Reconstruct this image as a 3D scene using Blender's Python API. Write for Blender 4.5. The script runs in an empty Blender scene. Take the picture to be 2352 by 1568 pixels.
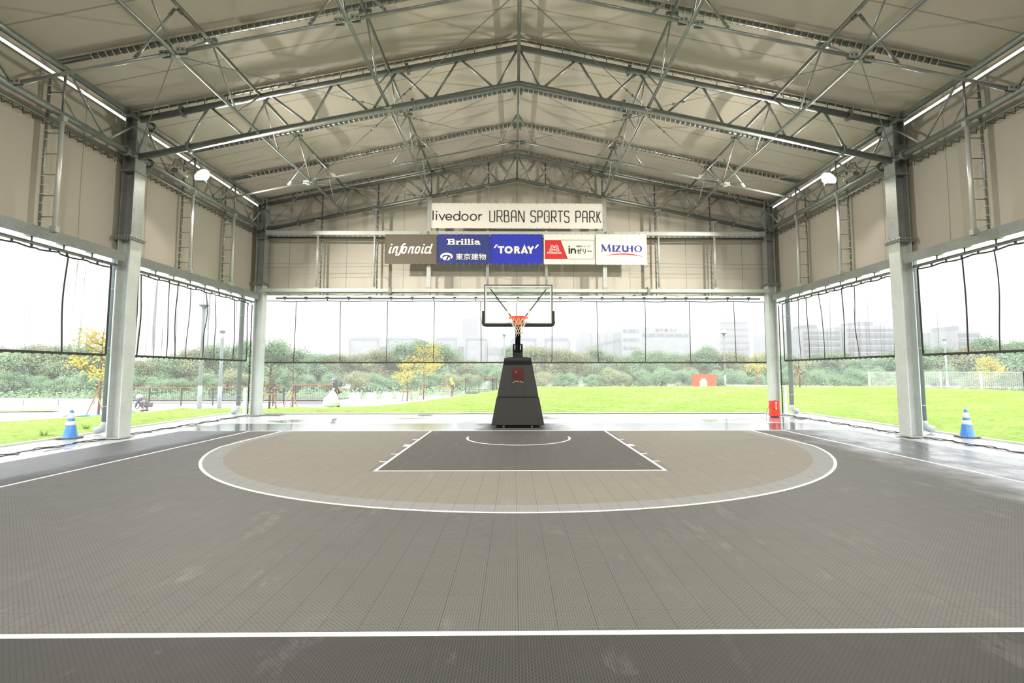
LAMP_E = 800.0; HAZE_D = 0.0032; SKY_E = 0.72; EXPO = 2.35
import bpy, bmesh, math, random
from mathutils import Vector, Matrix, noise
random.seed(7)
C = bpy.context.scene.collection
PI = math.pi
R = math.radians

# ------------------------------------------------------------------ node helpers
def new_mat(name):
    m = bpy.data.materials.new(name); m.use_nodes = True
    nt = m.node_tree
    for n in list(nt.nodes): nt.nodes.remove(n)
    out = nt.nodes.new('ShaderNodeOutputMaterial')
    return m, nt, out

class V:
    """A float socket with arithmetic, so masks read like formulas."""
    def __init__(s, nt, sock): s.nt, s.k = nt, sock
    def _op(s, op, *a):
        n = s.nt.nodes.new('ShaderNodeMath'); n.operation = op
        for i, q in enumerate((s,) + a):
            if isinstance(q, V): s.nt.links.new(q.k, n.inputs[i])
            else: n.inputs[i].default_value = float(q)
        return V(s.nt, n.outputs[0])
    def __add__(s, o): return s._op('ADD', o)
    def __radd__(s, o): return s._op('ADD', o)
    def __sub__(s, o): return s._op('SUBTRACT', o)
    def __rsub__(s, o): return s._op('MULTIPLY', -1)._op('ADD', o)
    def __mul__(s, o): return s._op('MULTIPLY', o)
    def __rmul__(s, o): return s._op('MULTIPLY', o)
    def __truediv__(s, o): return s._op('DIVIDE', o)
    def abs(s): return s._op('ABSOLUTE')
    def sqrt(s): return s._op('SQRT')
    def frac(s): return s._op('FRACT')
    def floor(s): return s._op('FLOOR')
    def mod(s, o): return s._op('FLOORED_MODULO', o)
    def min(s, o): return s._op('MINIMUM', o)
    def max(s, o): return s._op('MAXIMUM', o)
    def gt(s, o): return s._op('GREATER_THAN', o)
    def lt(s, o): return s._op('LESS_THAN', o)
    def clamp(s): return s.max(0.0).min(1.0)
    def ramp(s, a, b): return ((s - a) * (1.0 / (b - a))).clamp()

def coords(nt, kind='Object'):
    tc = nt.nodes.new('ShaderNodeTexCoord')
    sp = nt.nodes.new('ShaderNodeSeparateXYZ')
    nt.links.new(tc.outputs[kind], sp.inputs[0])
    return tc.outputs[kind], V(nt, sp.outputs[0]), V(nt, sp.outputs[1]), V(nt, sp.outputs[2])

def world_pos(nt):
    g = nt.nodes.new('ShaderNodeNewGeometry')
    sp = nt.nodes.new('ShaderNodeSeparateXYZ')
    nt.links.new(g.outputs['Position'], sp.inputs[0])
    return g.outputs['Position'], V(nt, sp.outputs[0]), V(nt, sp.outputs[1]), V(nt, sp.outputs[2])

def noise_v(nt, vec, scale, detail=3, rough=.5, scl=None):
    if scl:
        mp = nt.nodes.new('ShaderNodeMapping'); mp.inputs['Scale'].default_value = scl
        nt.links.new(vec, mp.inputs[0]); vec = mp.outputs[0]
    n = nt.nodes.new('ShaderNodeTexNoise'); n.inputs['Scale'].default_value = scale
    n.inputs['Detail'].default_value = detail; n.inputs['Roughness'].default_value = rough
    nt.links.new(vec, n.inputs['Vector'])
    return V(nt, n.outputs['Fac'])

def mixc(nt, f, a, b):
    n = nt.nodes.new('ShaderNodeMix'); n.data_type = 'RGBA'
    if isinstance(f, V): nt.links.new(f.k, n.inputs[0])
    else: n.inputs[0].default_value = f
    for i, q in ((6, a), (7, b)):
        if isinstance(q, tuple): n.inputs[i].default_value = (*q[:3], 1)
        else: nt.links.new(q, n.inputs[i])
    return n.outputs[2]

def setin(nt, node, name, val):
    if val is None: return
    s = node.inputs[name]
    if isinstance(val, V): nt.links.new(val.k, s)
    elif isinstance(val, tuple): s.default_value = (*val[:3], 1)
    elif isinstance(val, (int, float)): s.default_value = val
    else: nt.links.new(val, s)

def principled(nt, out, col, rough=.5, metal=0., bump=None, bstr=.3, bdist=.01, spec=None):
    b = nt.nodes.new('ShaderNodeBsdfPrincipled')
    setin(nt, b, 'Base Color', col); setin(nt, b, 'Roughness', rough); setin(nt, b, 'Metallic', metal)
    if spec is not None: setin(nt, b, 'Specular IOR Level', spec)
    if bump is not None:
        bp = nt.nodes.new('ShaderNodeBump'); bp.inputs['Strength'].default_value = bstr
        bp.inputs['Distance'].default_value = bdist
        nt.links.new(bump.k, bp.inputs['Height']); nt.links.new(bp.outputs[0], b.inputs['Normal'])
    if out: nt.links.new(b.outputs[0], out.inputs[0])
    return b

def plain(name, col, rough=.5, metal=0., var=.12, scale=6., spec=None):
    m, nt, out = new_mat(name)
    vec, x, y, z = coords(nt)
    n = noise_v(nt, vec, scale, 4)
    c = mixc(nt, n, tuple(max(0, k * (1 - var)) for k in col), tuple(k * (1 + var) for k in col))
    principled(nt, out, c, rough, metal, spec=spec)
    return m

M = {}
def galv(name, a, b, rough=.42, metal=.55):
    m, nt, out = new_mat(name)
    vec, x, y, z = world_pos(nt)
    n1 = noise_v(nt, vec, 2.5, 5, .7); n2 = noise_v(nt, vec, 22, 2)
    f = (n1 * .7 + n2 * .5 - .1).clamp()
    principled(nt, out, mixc(nt, f, a, b), (n2 * .2 + (rough - .1)), metal, bump=n2, bstr=.08)
    return m
M['steel'] = galv('galvanised_steel', (.16, .18, .175), (.36, .39, .375), .38, .6)
M['steel_daylit'] = galv('lower_column_daylit', (.40, .44, .43), (.68, .72, .70), .45, .15)  # same steel as the upper shaft, outdoor light put into a paler colour
M['steel_mid'] = galv('thin_galvanised_steel', (.26, .28, .27), (.46, .49, .47), .36, .55)
M['steel_col'] = galv('galvanised_column_steel', (.15, .165, .16), (.42, .45, .435), .5, .35)
M['steel_pale'] = galv('pale_galvanised_steel', (.42, .45, .44), (.70, .73, .71), .38, .35)
M['plate'] = plain('zinc_plate', (.40, .42, .39), .5, .25)
M['bolt'] = plain('bolt_hole', (.05, .05, .045), .6)
M['rope'] = plain('white_lacing', (.62, .60, .52), .8)
M['blackrope'] = plain('black_cord', (.035, .035, .035), .8)
M['hem'] = plain('dark_webbing', (.045, .04, .033), .75)
M['black'] = plain('black_pad', (.014, .014, .015), .62, 0, .2, 30)
M['black_metal'] = plain('black_metal', (.018, .018, .02), .4, .3)
M['white_paint'] = plain('white_paint', (.82, .83, .82), .5, 0, .03)
M['white_plastic'] = plain('white_plastic', (.80, .82, .82), .4, 0, .03)
M['orange'] = plain('orange_rim_paint', (.90, .10, .02), .35, 0, .06)
M['red'] = plain('red_box_paint', (.75, .03, .012), .35, 0, .06)
M['netcord'] = plain('hoop_net_cord', (.68, .64, .50), .85)
M['pipe'] = plain('grey_downpipe', (.19, .22, .24), .45, 0, .1)
M["pipe_pale"] = plain("weathered_pipe_elbow", (.42,.46,.47), .5, 0, .2, 12)
M['concrete'] = plain('pale_concrete', (.55, .55, .54), .8, 0, .12, 3)
M['dark_gravel'] = plain('dark_gravel', (.16, .16, .17), .95, 0, .5, 8)
M['wood_rail'] = plain('red_brown_rail', (.36, .11, .055), .6, 0, .15, 4)
M['dark_bars'] = plain('dark_brown_bars', (.07, .055, .05), .55)
M['stake'] = plain('timber_stake', (.42, .22, .09), .8, 0, .2, 12)
M['bark'] = plain('bark', (.17, .12, .095), .9, 0, .35, 14)
M['slat_red'] = plain('red_slats', (.52, .12, .04), .6, 0, .2, 5)
M['skin'] = plain('skin', (.55, .33, .24), .6, 0, .05)
M['navy_cloth'] = plain('dark_rain_jacket', (.045, .05, .062), .7, 0, .3, 9)
M['mauve_cloth'] = plain('grey_work_clothes', (.13, .12, .15), .8, 0, .3, 9)
M['hivis'] = plain('yellow_rain_suit', (.55, .72, .05), .6, 0, .12, 9)
M['bluehat'] = plain('pale_blue_cap', (.30, .38, .60), .8)
M['bag'] = plain('pale_green_bag', (.66, .80, .72), .45, 0, .12, 9)
M['orange_tool'] = plain('orange_tool', (.85, .27, .04), .5)
M['green_net'] = plain('green_netting', (.10, .38, .20), .8, 0, .4, 20)
M['blue_hose'] = plain('blue_hose', (.10, .30, .60), .5)
M['tie_yellow'] = plain('yellow_tie', (.50, .40, .08), .7)

def two_side(name, col, var=.06, seam=None, trans=.0, mottle=.0, rough=.75):
    """coated fabric: matt, faint weld seams given by a (coord, origin, pitch, width) tuple"""
    m, nt, out = new_mat(name)
    vec, x, y, z = world_pos(nt)
    n = noise_v(nt, vec, .7, 4); n2 = noise_v(nt, vec, 140, 2)
    c = mixc(nt, n, tuple(k * (1 - var) for k in col), tuple(k * (1 + var) for k in col))
    if seam:
        ax, o, p, w = seam
        q = {'x': x, 'y': y}[ax]
        d = ((q - o) / p + .5).frac() - .5
        mk = (d.abs() * p).lt(w)
        c = mixc(nt, mk * .65, c, tuple(k * .38 for k in col))
    b = principled(nt, None, c, rough, 0, bump=n2, bstr=.1, bdist=.002, spec=.3)
    if trans > 0:
        t = nt.nodes.new('ShaderNodeBsdfTranslucent'); setin(nt, t, 'Color', col)
        mx = nt.nodes.new('ShaderNodeMixShader'); mx.inputs[0].default_value = trans
        nt.links.new(b.outputs[0], mx.inputs[1]); nt.links.new(t.outputs[0], mx.inputs[2])
        nt.links.new(mx.outputs[0], out.inputs[0])
    else: nt.links.new(b.outputs[0], out.inputs[0])
    return m
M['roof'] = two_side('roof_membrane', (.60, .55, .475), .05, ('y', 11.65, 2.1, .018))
M['wall'] = two_side('wall_membrane_dimmed', (.41, .38, .33), .05, ('y', 11.72, 2.1, .012))  # same sheet as the gable, dimmer side walls put into a darker colour
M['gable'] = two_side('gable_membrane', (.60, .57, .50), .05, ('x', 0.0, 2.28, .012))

def see_through(name, tint, body, amount, rough=.15, milk=None, fold=.35):
    m, nt, out = new_mat(name)
    vec, x, y, z = world_pos(nt)
    t = nt.nodes.new('ShaderNodeBsdfTransparent'); setin(nt, t, 'Color', tint)
    b = principled(nt, None, body, rough, 0)
    lw = nt.nodes.new('ShaderNodeLayerWeight'); lw.inputs[0].default_value = .35
    f = V(nt, lw.outputs['Facing'])
    f = f * f * fold + amount
    if milk:
        n = noise_v(nt, vec, 2.2, 6, .7)
        low = 1.0 - z.ramp(2.0, 3.1)
        f = f + low * n.ramp(.35, .8) * milk
    mx = nt.nodes.new('ShaderNodeMixShader')
    nt.links.new(f.clamp().k, mx.inputs[0]); nt.links.new(t.outputs[0], mx.inputs[1]); nt.links.new(b.outputs[0], mx.inputs[2])
    nt.links.new(mx.outputs[0], out.inputs[0])
    return m
M['vinyl'] = see_through('clear_vinyl', (.78, .78, .77), (.30, .31, .30), .05, .25, .35, 1.3)
M['vinyl_flat'] = see_through('clear_vinyl_flat', (.78, .78, .77), (.42, .43, .42), .05, .25, .42, .2)
M['glass'] = see_through('backboard_glass', (.88, .93, .91), (.5, .55, .53), .04, .03)

def netting():
    m, nt, out = new_mat('safety_netting')
    vec, x, y, z = world_pos(nt)
    p = .040; w = .045
    h = (x + y) / p
    a = h.frac().lt(w); b = (z / p).frac().lt(w)
    f = a.max(b)
    t = nt.nodes.new('ShaderNodeBsdfTransparent')
    d = nt.nodes.new('ShaderNodeBsdfDiffuse'); setin(nt, d, 'Color', (.75, .76, .76))
    mx = nt.nodes.new('ShaderNodeMixShader')
    nt.links.new(f.k, mx.inputs[0]); nt.links.new(t.outputs[0], mx.inputs[1]); nt.links.new(d.outputs[0], mx.inputs[2])
    nt.links.new(mx.outputs[0], out.inputs[0])
    return m
M['net'] = netting()

def emit(name, col, s):
    m, nt, out = new_mat(name)
    e = nt.nodes.new('ShaderNodeEmission'); setin(nt, e, 'Color', col); e.inputs[1].default_value = s
    nt.links.new(e.outputs[0], out.inputs[0]); return m

YB = 14.338      # baseline of the court
def mat_tiles():
    m, nt, out = new_mat('court_tiles')
    vec, x, y, z = world_pos(nt)
    dy = y - (YB - 1.575)
    rr = (x * x + dy * dy).sqrt()
    front = dy.lt(0.0)
    inside = (front * rr.lt(6.72) + (1.0 - front) * x.abs().lt(6.58)).clamp() * y.lt(YB)
    core = (front * rr.lt(6.37) + (1.0 - front) * x.abs().lt(6.24)).clamp() * y.lt(YB)
    # the inner edge of the ring bends down to the corner lines
    lane = x.abs().lt(2.43) * y.gt(YB - 5.8) * y.lt(YB)
    side = x.abs().lt(2.56) * y.gt(YB - 5.8) * y.lt(YB)
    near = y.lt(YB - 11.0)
    n = noise_v(nt, vec, 1.1, 5, .6)
    # individual tiles differ very slightly
    T = .2565
    tx = (x + .082) / T; ty = (y - .03) / T
    wn = nt.nodes.new('ShaderNodeTexWhiteNoise'); wn.noise_dimensions = '2D'
    cb = nt.nodes.new('ShaderNodeCombineXYZ')
    nt.links.new(tx.floor().k, cb.inputs[0]); nt.links.new(ty.floor().k, cb.inputs[1]); nt.links.new(cb.outputs[0], wn.inputs[0])
    tv = V(nt, wn.outputs[0])
    c = mixc(nt, n, (.085, .086, .081), (.102, .102, .096))
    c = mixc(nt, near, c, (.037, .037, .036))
    c = mixc(nt, inside, c, (.205, .215, .213))
    c = mixc(nt, core, c, (.182, .173, .148))
    c = mixc(nt, side, c, (.145, .146, .143))
    c = mixc(nt, lane, c, (.080, .077, .070))
    out_strip = (x.abs().gt(7.5) + y.gt(YB)).clamp()
    c = mixc(nt, out_strip, c, (.066, .070, .077))
    c = mixc(nt, tv * .06, c, (.06, .06, .055))
    # scuffs
    s = noise_v(nt, vec, 3.0, 6, .75, (1, .35, 1)); s2 = noise_v(nt, vec, .6, 2)
    c = mixc(nt, s.ramp(.57, .70) * s2.ramp(.35, .65) * .22, c, (.36, .36, .35))
    # joints and drain holes
    ex = ((tx.frac() - .5).abs()); ey = ((ty.frac() - .5).abs())
    joint = ex.gt(.4905); jy = ey.gt(.493)
    c = mixc(nt, joint * .75, c, (.035, .033, .03)); c = mixc(nt, jy * .28, c, (.03, .03, .03))
    P = T / 7.0
    u = tx * 7.0; v = ty * 7.0
    def holes(o):
        a = (u + o).frac() - .5; b = (v + o).frac() - .5
        return (a * a + b * b * .55).lt(.0085)
    hole = holes(0.0).max(holes(.5))
    rib = ((u * 2.0).frac() - .5).abs().lt(.045)
    c = mixc(nt, rib * .10, c, (.4, .4, .38))
    c = mixc(nt, hole * .85, c, (.012, .012, .012))
    # wetness: blown-in rain beyond the baseline and along both open sides
    w1 = noise_v(nt, vec, 1.6, 5, .65, (1, .6, 1))
    bound = (x - 5.6 - (y - 6.0) * .13).ramp(.0, 1.7)
    wr = (bound + (w1 - .5) * 1.6).ramp(.25, 1.15) * x.gt(4)
    wl = ((0.0 - x) - 7.6 + (w1 - .5) * 1.2).ramp(0.0, .5)
    dryhoop = x.gt(-1.4) * x.lt(.9) * y.lt(16.3)
    dh = (x.abs() - .75 - (w1 - .5) * 1.0).ramp(0.0, .7)
    wb = (y - YB + .05 + (w1 - .5) * .25).ramp(0.0, .12) * dh
    wet = wr.max(wl * .40).max(wb).clamp()
    dry = noise_v(nt, vec, 5, 3) * .12 + .62
    film = wb
    rough = dry * (1.0 - wet) + wet * (.19 - film * .07)
    c = mixc(nt, wet * .35, c, (.05, .055, .06))
    b = principled(nt, out, c, rough, 0, bump=(1.0 - hole) * 1.0 + s * .3, bstr=.25, bdist=.003)
    nt.links.new((wet * .36 + film * .5 + .12).k, b.inputs['Specular IOR Level'])
    return m
M['tiles'] = mat_tiles()

def mat_asphalt():
    m, nt, out = new_mat('wet_asphalt')
    vec, x, y, z = world_pos(nt)
    n = noise_v(nt, vec, 60, 3); n2 = noise_v(nt, vec, .42, 3, .5)
    pud = n2.ramp(.64, .67)
    # shallow pools gather along the edge of the tile mat
    edge = ((x.abs() - 9.45).abs().lt(.55) + (y - 17.3).abs().lt(1.2)).clamp()
    pud = (pud + edge * n2.ramp(.54, .565)).clamp()
    c = mixc(nt, n, (.36, .365, .375), (.52, .525, .54))
    c = mixc(nt, pud * .5, c, (.12, .12, .125))
    rough = (1.0 - pud) * .24 + pud * .03
    principled(nt, out, c, rough, 0, bump=n * (1.0 - pud), bstr=.25, bdist=.004, spec=.9)
    return m
M['asphalt'] = mat_asphalt()

def mat_grass():
    m, nt, out = new_mat('lawn_grass')
    vec, x, y, z = world_pos(nt)
    n = noise_v(nt, vec, .9, 5, .65, (.6, 1, 1)); n2 = noise_v(nt, vec, 9, 4, .7, (.5, 1, 1)); n3 = noise_v(nt, vec, 60, 2)
    c = mixc(nt, n.ramp(.32, .68), (.23, .375, .03), (.35, .47, .115))
    c = mixc(nt, n2.ramp(.46, .66) * .85, c, (.11, .22, .010))
    principled(nt, out, c, .9, 0, bump=n2 * .6 + n3 * .4, bstr=.7, bdist=.06, spec=.2)
    return m
M['grass'] = mat_grass()

def leafmat(name, a, b, c2):
    m, nt, out = new_mat(name)
    vec, x, y, z = coords(nt)
    oi = nt.nodes.new('ShaderNodeObjectInfo'); r = V(nt, oi.outputs['Random'])
    n = noise_v(nt, vec, 1.3, 3); n2 = noise_v(nt, vec, 11, 2)
    c = mixc(nt, (n * .7 + n2 * .5 - .1).clamp(), a, b)
    c = mixc(nt, r * .55, c, c2)
    bs = nt.nodes.new('ShaderNodeBsdfPrincipled'); setin(nt, bs, 'Base Color', c); bs.inputs['Roughness'].default_value = .7
    t = nt.nodes.new('ShaderNodeBsdfTranslucent'); setin(nt, t, 'Color', c)
    mx = nt.nodes.new('ShaderNodeMixShader'); mx.inputs[0].default_value = .3
    nt.links.new(bs.outputs[0], mx.inputs[1]); nt.links.new(t.outputs[0], mx.inputs[2]); nt.links.new(mx.outputs[0], out.inputs[0])
    return m
M['leaf'] = leafmat('tree_leaves', (.18, .34, .18), (.46, .64, .40), (.40, .52, .31))
M['leaf_brown'] = leafmat('turning_leaves', (.32, .37, .20), (.56, .58, .34), (.48, .46, .27))
M['leaf_yellow'] = leafmat('yellow_leaves', (.60, .48, .07), (.80, .66, .14), (.56, .54, .17))
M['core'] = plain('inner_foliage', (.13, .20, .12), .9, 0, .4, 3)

# ------------------------------------------------------------------ mesh builder
class MB:
    def __init__(s): s.v = []; s.f = []; s.sm = []; s.mi = []; s.cm = 0
    def mat(s, i): s.cm = i; return s
    def add(s, vs, fs, smooth=False):
        o = len(s.v); s.v += [tuple(p) for p in vs]
        for f in fs: s.f.append(tuple(i + o for i in f)); s.sm.append(smooth); s.mi.append(s.cm)
        return s
    def box(s, x0, x1, y0, y1, z0, z1):
        return s.add([(x, y, z) for z in (z0, z1) for y in (y0, y1) for x in (x0, x1)],
                     [(0, 2, 3, 1), (4, 5, 7, 6), (0, 1, 5, 4), (2, 6, 7, 3), (0, 4, 6, 2), (1, 3, 7, 5)])
    def obox(s, c, ax, ay, az):
        c, ax, ay, az = map(Vector, (c, ax, ay, az))
        return s.add([c + ax * i + ay * j + az * k for k in (-1, 1) for j in (-1, 1) for i in (-1, 1)],
                     [(0, 2, 3, 1), (4, 5, 7, 6), (0, 1, 5, 4), (2, 6, 7, 3), (0, 4, 6, 2), (1, 3, 7, 5)])
    def bar(s, p, q, w, h, up=(0, 0, 1)):
        p, q = Vector(p), Vector(q); d = q - p
        if d.length < 1e-6: return s
        u = d.normalized(); sd = u.cross(Vector(up))
        if sd.length < 1e-3: sd = u.cross(Vector((0, 1, 0)))
        sd.normalize(); t = sd.cross(u)
        return s.obox((p + q) / 2, d / 2, sd * w / 2, t * h / 2)
    def tube(s, p, q, r, n=10, r2=None, cap=True):
        return s.path([p, q], [r, r if r2 is None else r2], n, cap)
    def path(s, pts, r, n=8, cap=True, closed=False):
        pts = [Vector(p) for p in pts]; m = len(pts)
        rs = r if isinstance(r, (list, tuple)) else [r] * m
        T = []
        for i in range(m):
            a = pts[i - 1] if (i > 0 or closed) else pts[i]
            b = pts[(i + 1) % m] if (i < m - 1 or closed) else pts[i]
            t = b - a
            T.append(t.normalized() if t.length > 1e-9 else Vector((0, 0, 1)))
        ref = Vector((0, 0, 1)) if abs(T[0].z) < .9 else Vector((1, 0, 0))
        nrm = (ref - T[0] * ref.dot(T[0])).normalized(); vs = []
        for i in range(m):
            nrm = (nrm - T[i] * nrm.dot(T[i]))
            if nrm.length < 1e-6: nrm = T[i].orthogonal()
            nrm.normalize(); b = T[i].cross(nrm)
            for k in range(n):
                a = 2 * PI * k / n
                vs.append(pts[i] + (nrm * math.cos(a) + b * math.sin(a)) * rs[i])
        fs = []
        for i in range(m if closed else m - 1):
            j = (i + 1) % m
            for k in range(n):
                l = (k + 1) % n
                fs.append((i * n + k, i * n + l, j * n + l, j * n + k))
        s.add(vs, fs, True)
        if cap and not closed:
            o = len(s.v) - m * n
            s.f.append(tuple(o + k for k in reversed(range(n)))); s.sm.append(False); s.mi.append(s.cm)
            s.f.append(tuple(o + (m - 1) * n + k for k in range(n))); s.sm.append(False); s.mi.append(s.cm)
        return s
    def lathe(s, prof, c=(0, 0, 0), n=24, axis=(0, 0, 1), smooth=True):
        c = Vector(c); A = Vector(axis).normalized(); X = A.orthogonal().normalized(); Yv = A.cross(X)
        vs = []
        for r, h in prof:
            for k in range(n):
                a = 2 * PI * k / n
                vs.append(c + A * h + (X * math.cos(a) + Yv * math.sin(a)) * r)
        fs = [(i * n + k, i * n + (k + 1) % n, (i + 1) * n + (k + 1) % n, (i + 1) * n + k)
              for i in range(len(prof) - 1) for k in range(n)]
        return s.add(vs, fs, smooth)
    def ball(s, c, r, seg=10, ring=6):
        if isinstance(r, (int, float)): r = (r, r, r)
        prof = [(math.sin(PI * i / ring), -math.cos(PI * i / ring)) for i in range(ring + 1)]
        vs = [(c[0] + r[0] * p * math.cos(2 * PI * k / seg), c[1] + r[1] * p * math.sin(2 * PI * k / seg), c[2] + r[2] * h)
              for p, h in prof for k in range(seg)]
        fs = [(i * seg + k, i * seg + (k + 1) % seg, (i + 1) * seg + (k + 1) % seg, (i + 1) * seg + k)
              for i in range(ring) for k in range(seg)]
        return s.add(vs, fs, True)
    def ext(s, poly, y, th):
        """polygon in x,z standing at y, facing the viewer (-y), th deep"""
        n = len(poly)
        vs = [(a, y, b) for a, b in poly] + [(a, y + th, b) for a, b in poly]
        fs = [tuple(range(n)), tuple(reversed(range(n, 2 * n)))] + [(i, i + n, (i + 1) % n + n, (i + 1) % n) for i in range(n)]
        return s.add(vs, fs)
    def grid(s, f, nu, nv, smooth=True):
        vs = [f(i / nu, j / nv) for j in range(nv + 1) for i in range(nu + 1)]
        fs = [(j * (nu + 1) + i, j * (nu + 1) + i + 1, (j + 1) * (nu + 1) + i + 1, (j + 1) * (nu + 1) + i)
              for j in range(nv) for i in range(nu)]
        return s.add(vs, fs, smooth)
    def split(s, per=1):
        """separate pieces as builders of their own (per pieces each)"""
        par = list(range(len(s.v)))
        def find(a):
            while par[a] != a: par[a] = par[par[a]]; a = par[a]
            return a
        for f in s.f:
            r = find(f[0])
            for q in f[1:]: par[find(q)] = r
        order = []; grp = {}
        for i, f in enumerate(s.f):
            r = find(f[0])
            if r not in grp: grp[r] = []; order.append(r)
            grp[r].append(i)
        out = []
        for k in range(0, len(order), per):
            m = MB(); mp = {}
            for r in order[k:k + per]:
                for i in grp[r]:
                    f = s.f[i]
                    for q in f:
                        if q not in mp: mp[q] = len(m.v); m.v.append(s.v[q])
                    m.f.append(tuple(mp[q] for q in f)); m.sm.append(s.sm[i]); m.mi.append(s.mi[i])
            out.append(m)
        return out
    def each(s, name, mat, parent, per=1):
        return [m.build(name, mat, parent) for m in s.split(per)]
    def build(s, name, mat, parent=None, loc=None, kind=None):
        me = bpy.data.meshes.new(name)
        o = bpy.data.objects.new(name, me)
        if loc is not None and parent is None: off = Vector(loc); o.location = off
        elif parent is not None: off = wloc(parent)
        else: off = Vector((0, 0, 0))
        me.from_pydata([(a - off[0], b - off[1], c - off[2]) for a, b, c in s.v], [], s.f)
        mats = mat if isinstance(mat, (list, tuple)) else [mat]
        for k in mats: me.materials.append(M[k] if isinstance(k, str) else k)
        me.polygons.foreach_set('use_smooth', s.sm)
        me.polygons.foreach_set('material_index', s.mi)
        me.update()
        C.objects.link(o)
        if parent is not None: o.parent = parent
        if kind: o['kind'] = kind
        return o

def wloc(o):
    v = Vector((0, 0, 0))
    while o is not None: v = v + o.location; o = o.parent
    return v
def tag(o, label, cat, group=None, kind=None):
    o['label'] = label; o['category'] = cat
    if group: o['group'] = group
    if kind: o['kind'] = kind
    return o
def thing(name, label, cat, loc=(0, 0, 0), group=None):
    o = bpy.data.objects.new(name, None); o.empty_display_size = .2; C.objects.link(o); o.location = loc
    return tag(o, label, cat, group)
def copy_tree(o, parent=None):
    c = o.copy(); C.objects.link(c); c.parent = parent
    for ch in [k for k in bpy.data.objects if k.parent == o]: copy_tree(ch, c)
    return c
# ------------------------------------------------------------------ the hall: dimensions
W = 9.93; Y1 = 12.85; Y2 = 19.56; BAY = Y2 - Y1; Y0 = Y1 - BAY
LX = (3.41, 6.78)
def zT(x): return 10.307 - .2077 * abs(x)      # top chord of the roof trusses
def zB(x): return 9.305 - .2086 * abs(x)       # bottom chord
def zM(x): return 10.60 - .2077 * abs(x)       # roof membrane
def zL(x): return 10.47 - .2077 * abs(x)       # laced tubes
YBACK = -7.4
XW = 10.33                                      # wall membrane

def stair(fn): return fn
# roof membrane, one gently sagging sheet with real thickness
def roof():
    mb = MB()
    for s in (-1, 1):
        def f(u, v, s=s, t=0):
            x = s * 10.33 * u; y = YBACK + (20.05 - YBACK) * v
            q = abs(math.sin(PI * (y - 15.09 + 2.2367 * 8) / 2.2367))
            return (x, y, zM(x) - .02 + .05 * q * math.sin(PI * min(1, u)) + t)
        mb.grid(lambda u, v: f(u, v), 20, 150)
        mb.grid(lambda u, v: f(u, v, t=.012), 20, 150)
        # the sheet is turned down at the eaves, leaving a slit of daylight over the wall
        a, b = sorted((s * 10.32, s * 10.34)); mb.box(a, b, YBACK, 20.05, 8.31, 8.47)
    return mb.build('ceiling', 'roof', kind='structure')
roof()
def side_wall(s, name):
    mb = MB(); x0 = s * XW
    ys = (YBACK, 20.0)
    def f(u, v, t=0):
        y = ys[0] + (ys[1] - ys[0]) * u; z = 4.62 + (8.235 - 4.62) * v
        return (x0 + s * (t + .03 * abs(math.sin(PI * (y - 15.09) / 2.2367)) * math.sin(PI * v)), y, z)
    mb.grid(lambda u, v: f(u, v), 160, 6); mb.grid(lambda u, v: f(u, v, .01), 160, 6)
    # unseen lower sheet added beside and behind the camera to dim the near floor
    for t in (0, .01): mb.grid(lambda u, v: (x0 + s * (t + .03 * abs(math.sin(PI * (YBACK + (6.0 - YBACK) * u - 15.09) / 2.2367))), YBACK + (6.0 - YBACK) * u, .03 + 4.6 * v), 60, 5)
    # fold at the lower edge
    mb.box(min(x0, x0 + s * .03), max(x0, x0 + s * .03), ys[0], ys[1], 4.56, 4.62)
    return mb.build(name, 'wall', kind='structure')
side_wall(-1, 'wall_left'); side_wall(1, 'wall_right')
def gable(y, name, foot=4.70):
    mb = MB()
    n = 24
    for t in (0, .012):
        vs = []; 
        for i in range(n + 1):
            x = -XW + 2 * XW * i / n
            vs += [(x, y + t, foot), (x, y + t, zM(x) - .02)]
        mb.add(vs, [(2 * i, 2 * i + 2, 2 * i + 3, 2 * i + 1) for i in range(n)])
    mb.build(name, 'gable', kind='structure')
gable(20.02, 'wall_back'); gable(YBACK, 'wall_front_shade', 0.0)  # front wall is out of view, set close and solid to darken the foreground

# ------------------------------------------------------------------ ground
def floor():
    mb = MB(); mb.box(-11.45, 11.45, YBACK, 20.25, -.12, 0.0)
    mb.build('floor', 'asphalt', kind='structure')
floor()
def kerb():
    mb = MB()
    for s in (-1, 1):
        a, b = sorted((s * 11.45, s * 11.60)); mb.box(a, b, YBACK, 20.40, -.2, .035)
    mb.box(-11.45, 11.45, 20.25, 20.40, -.2, .035)
    mb.build('trim_1', 'concrete', kind='structure')
kerb()

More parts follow.
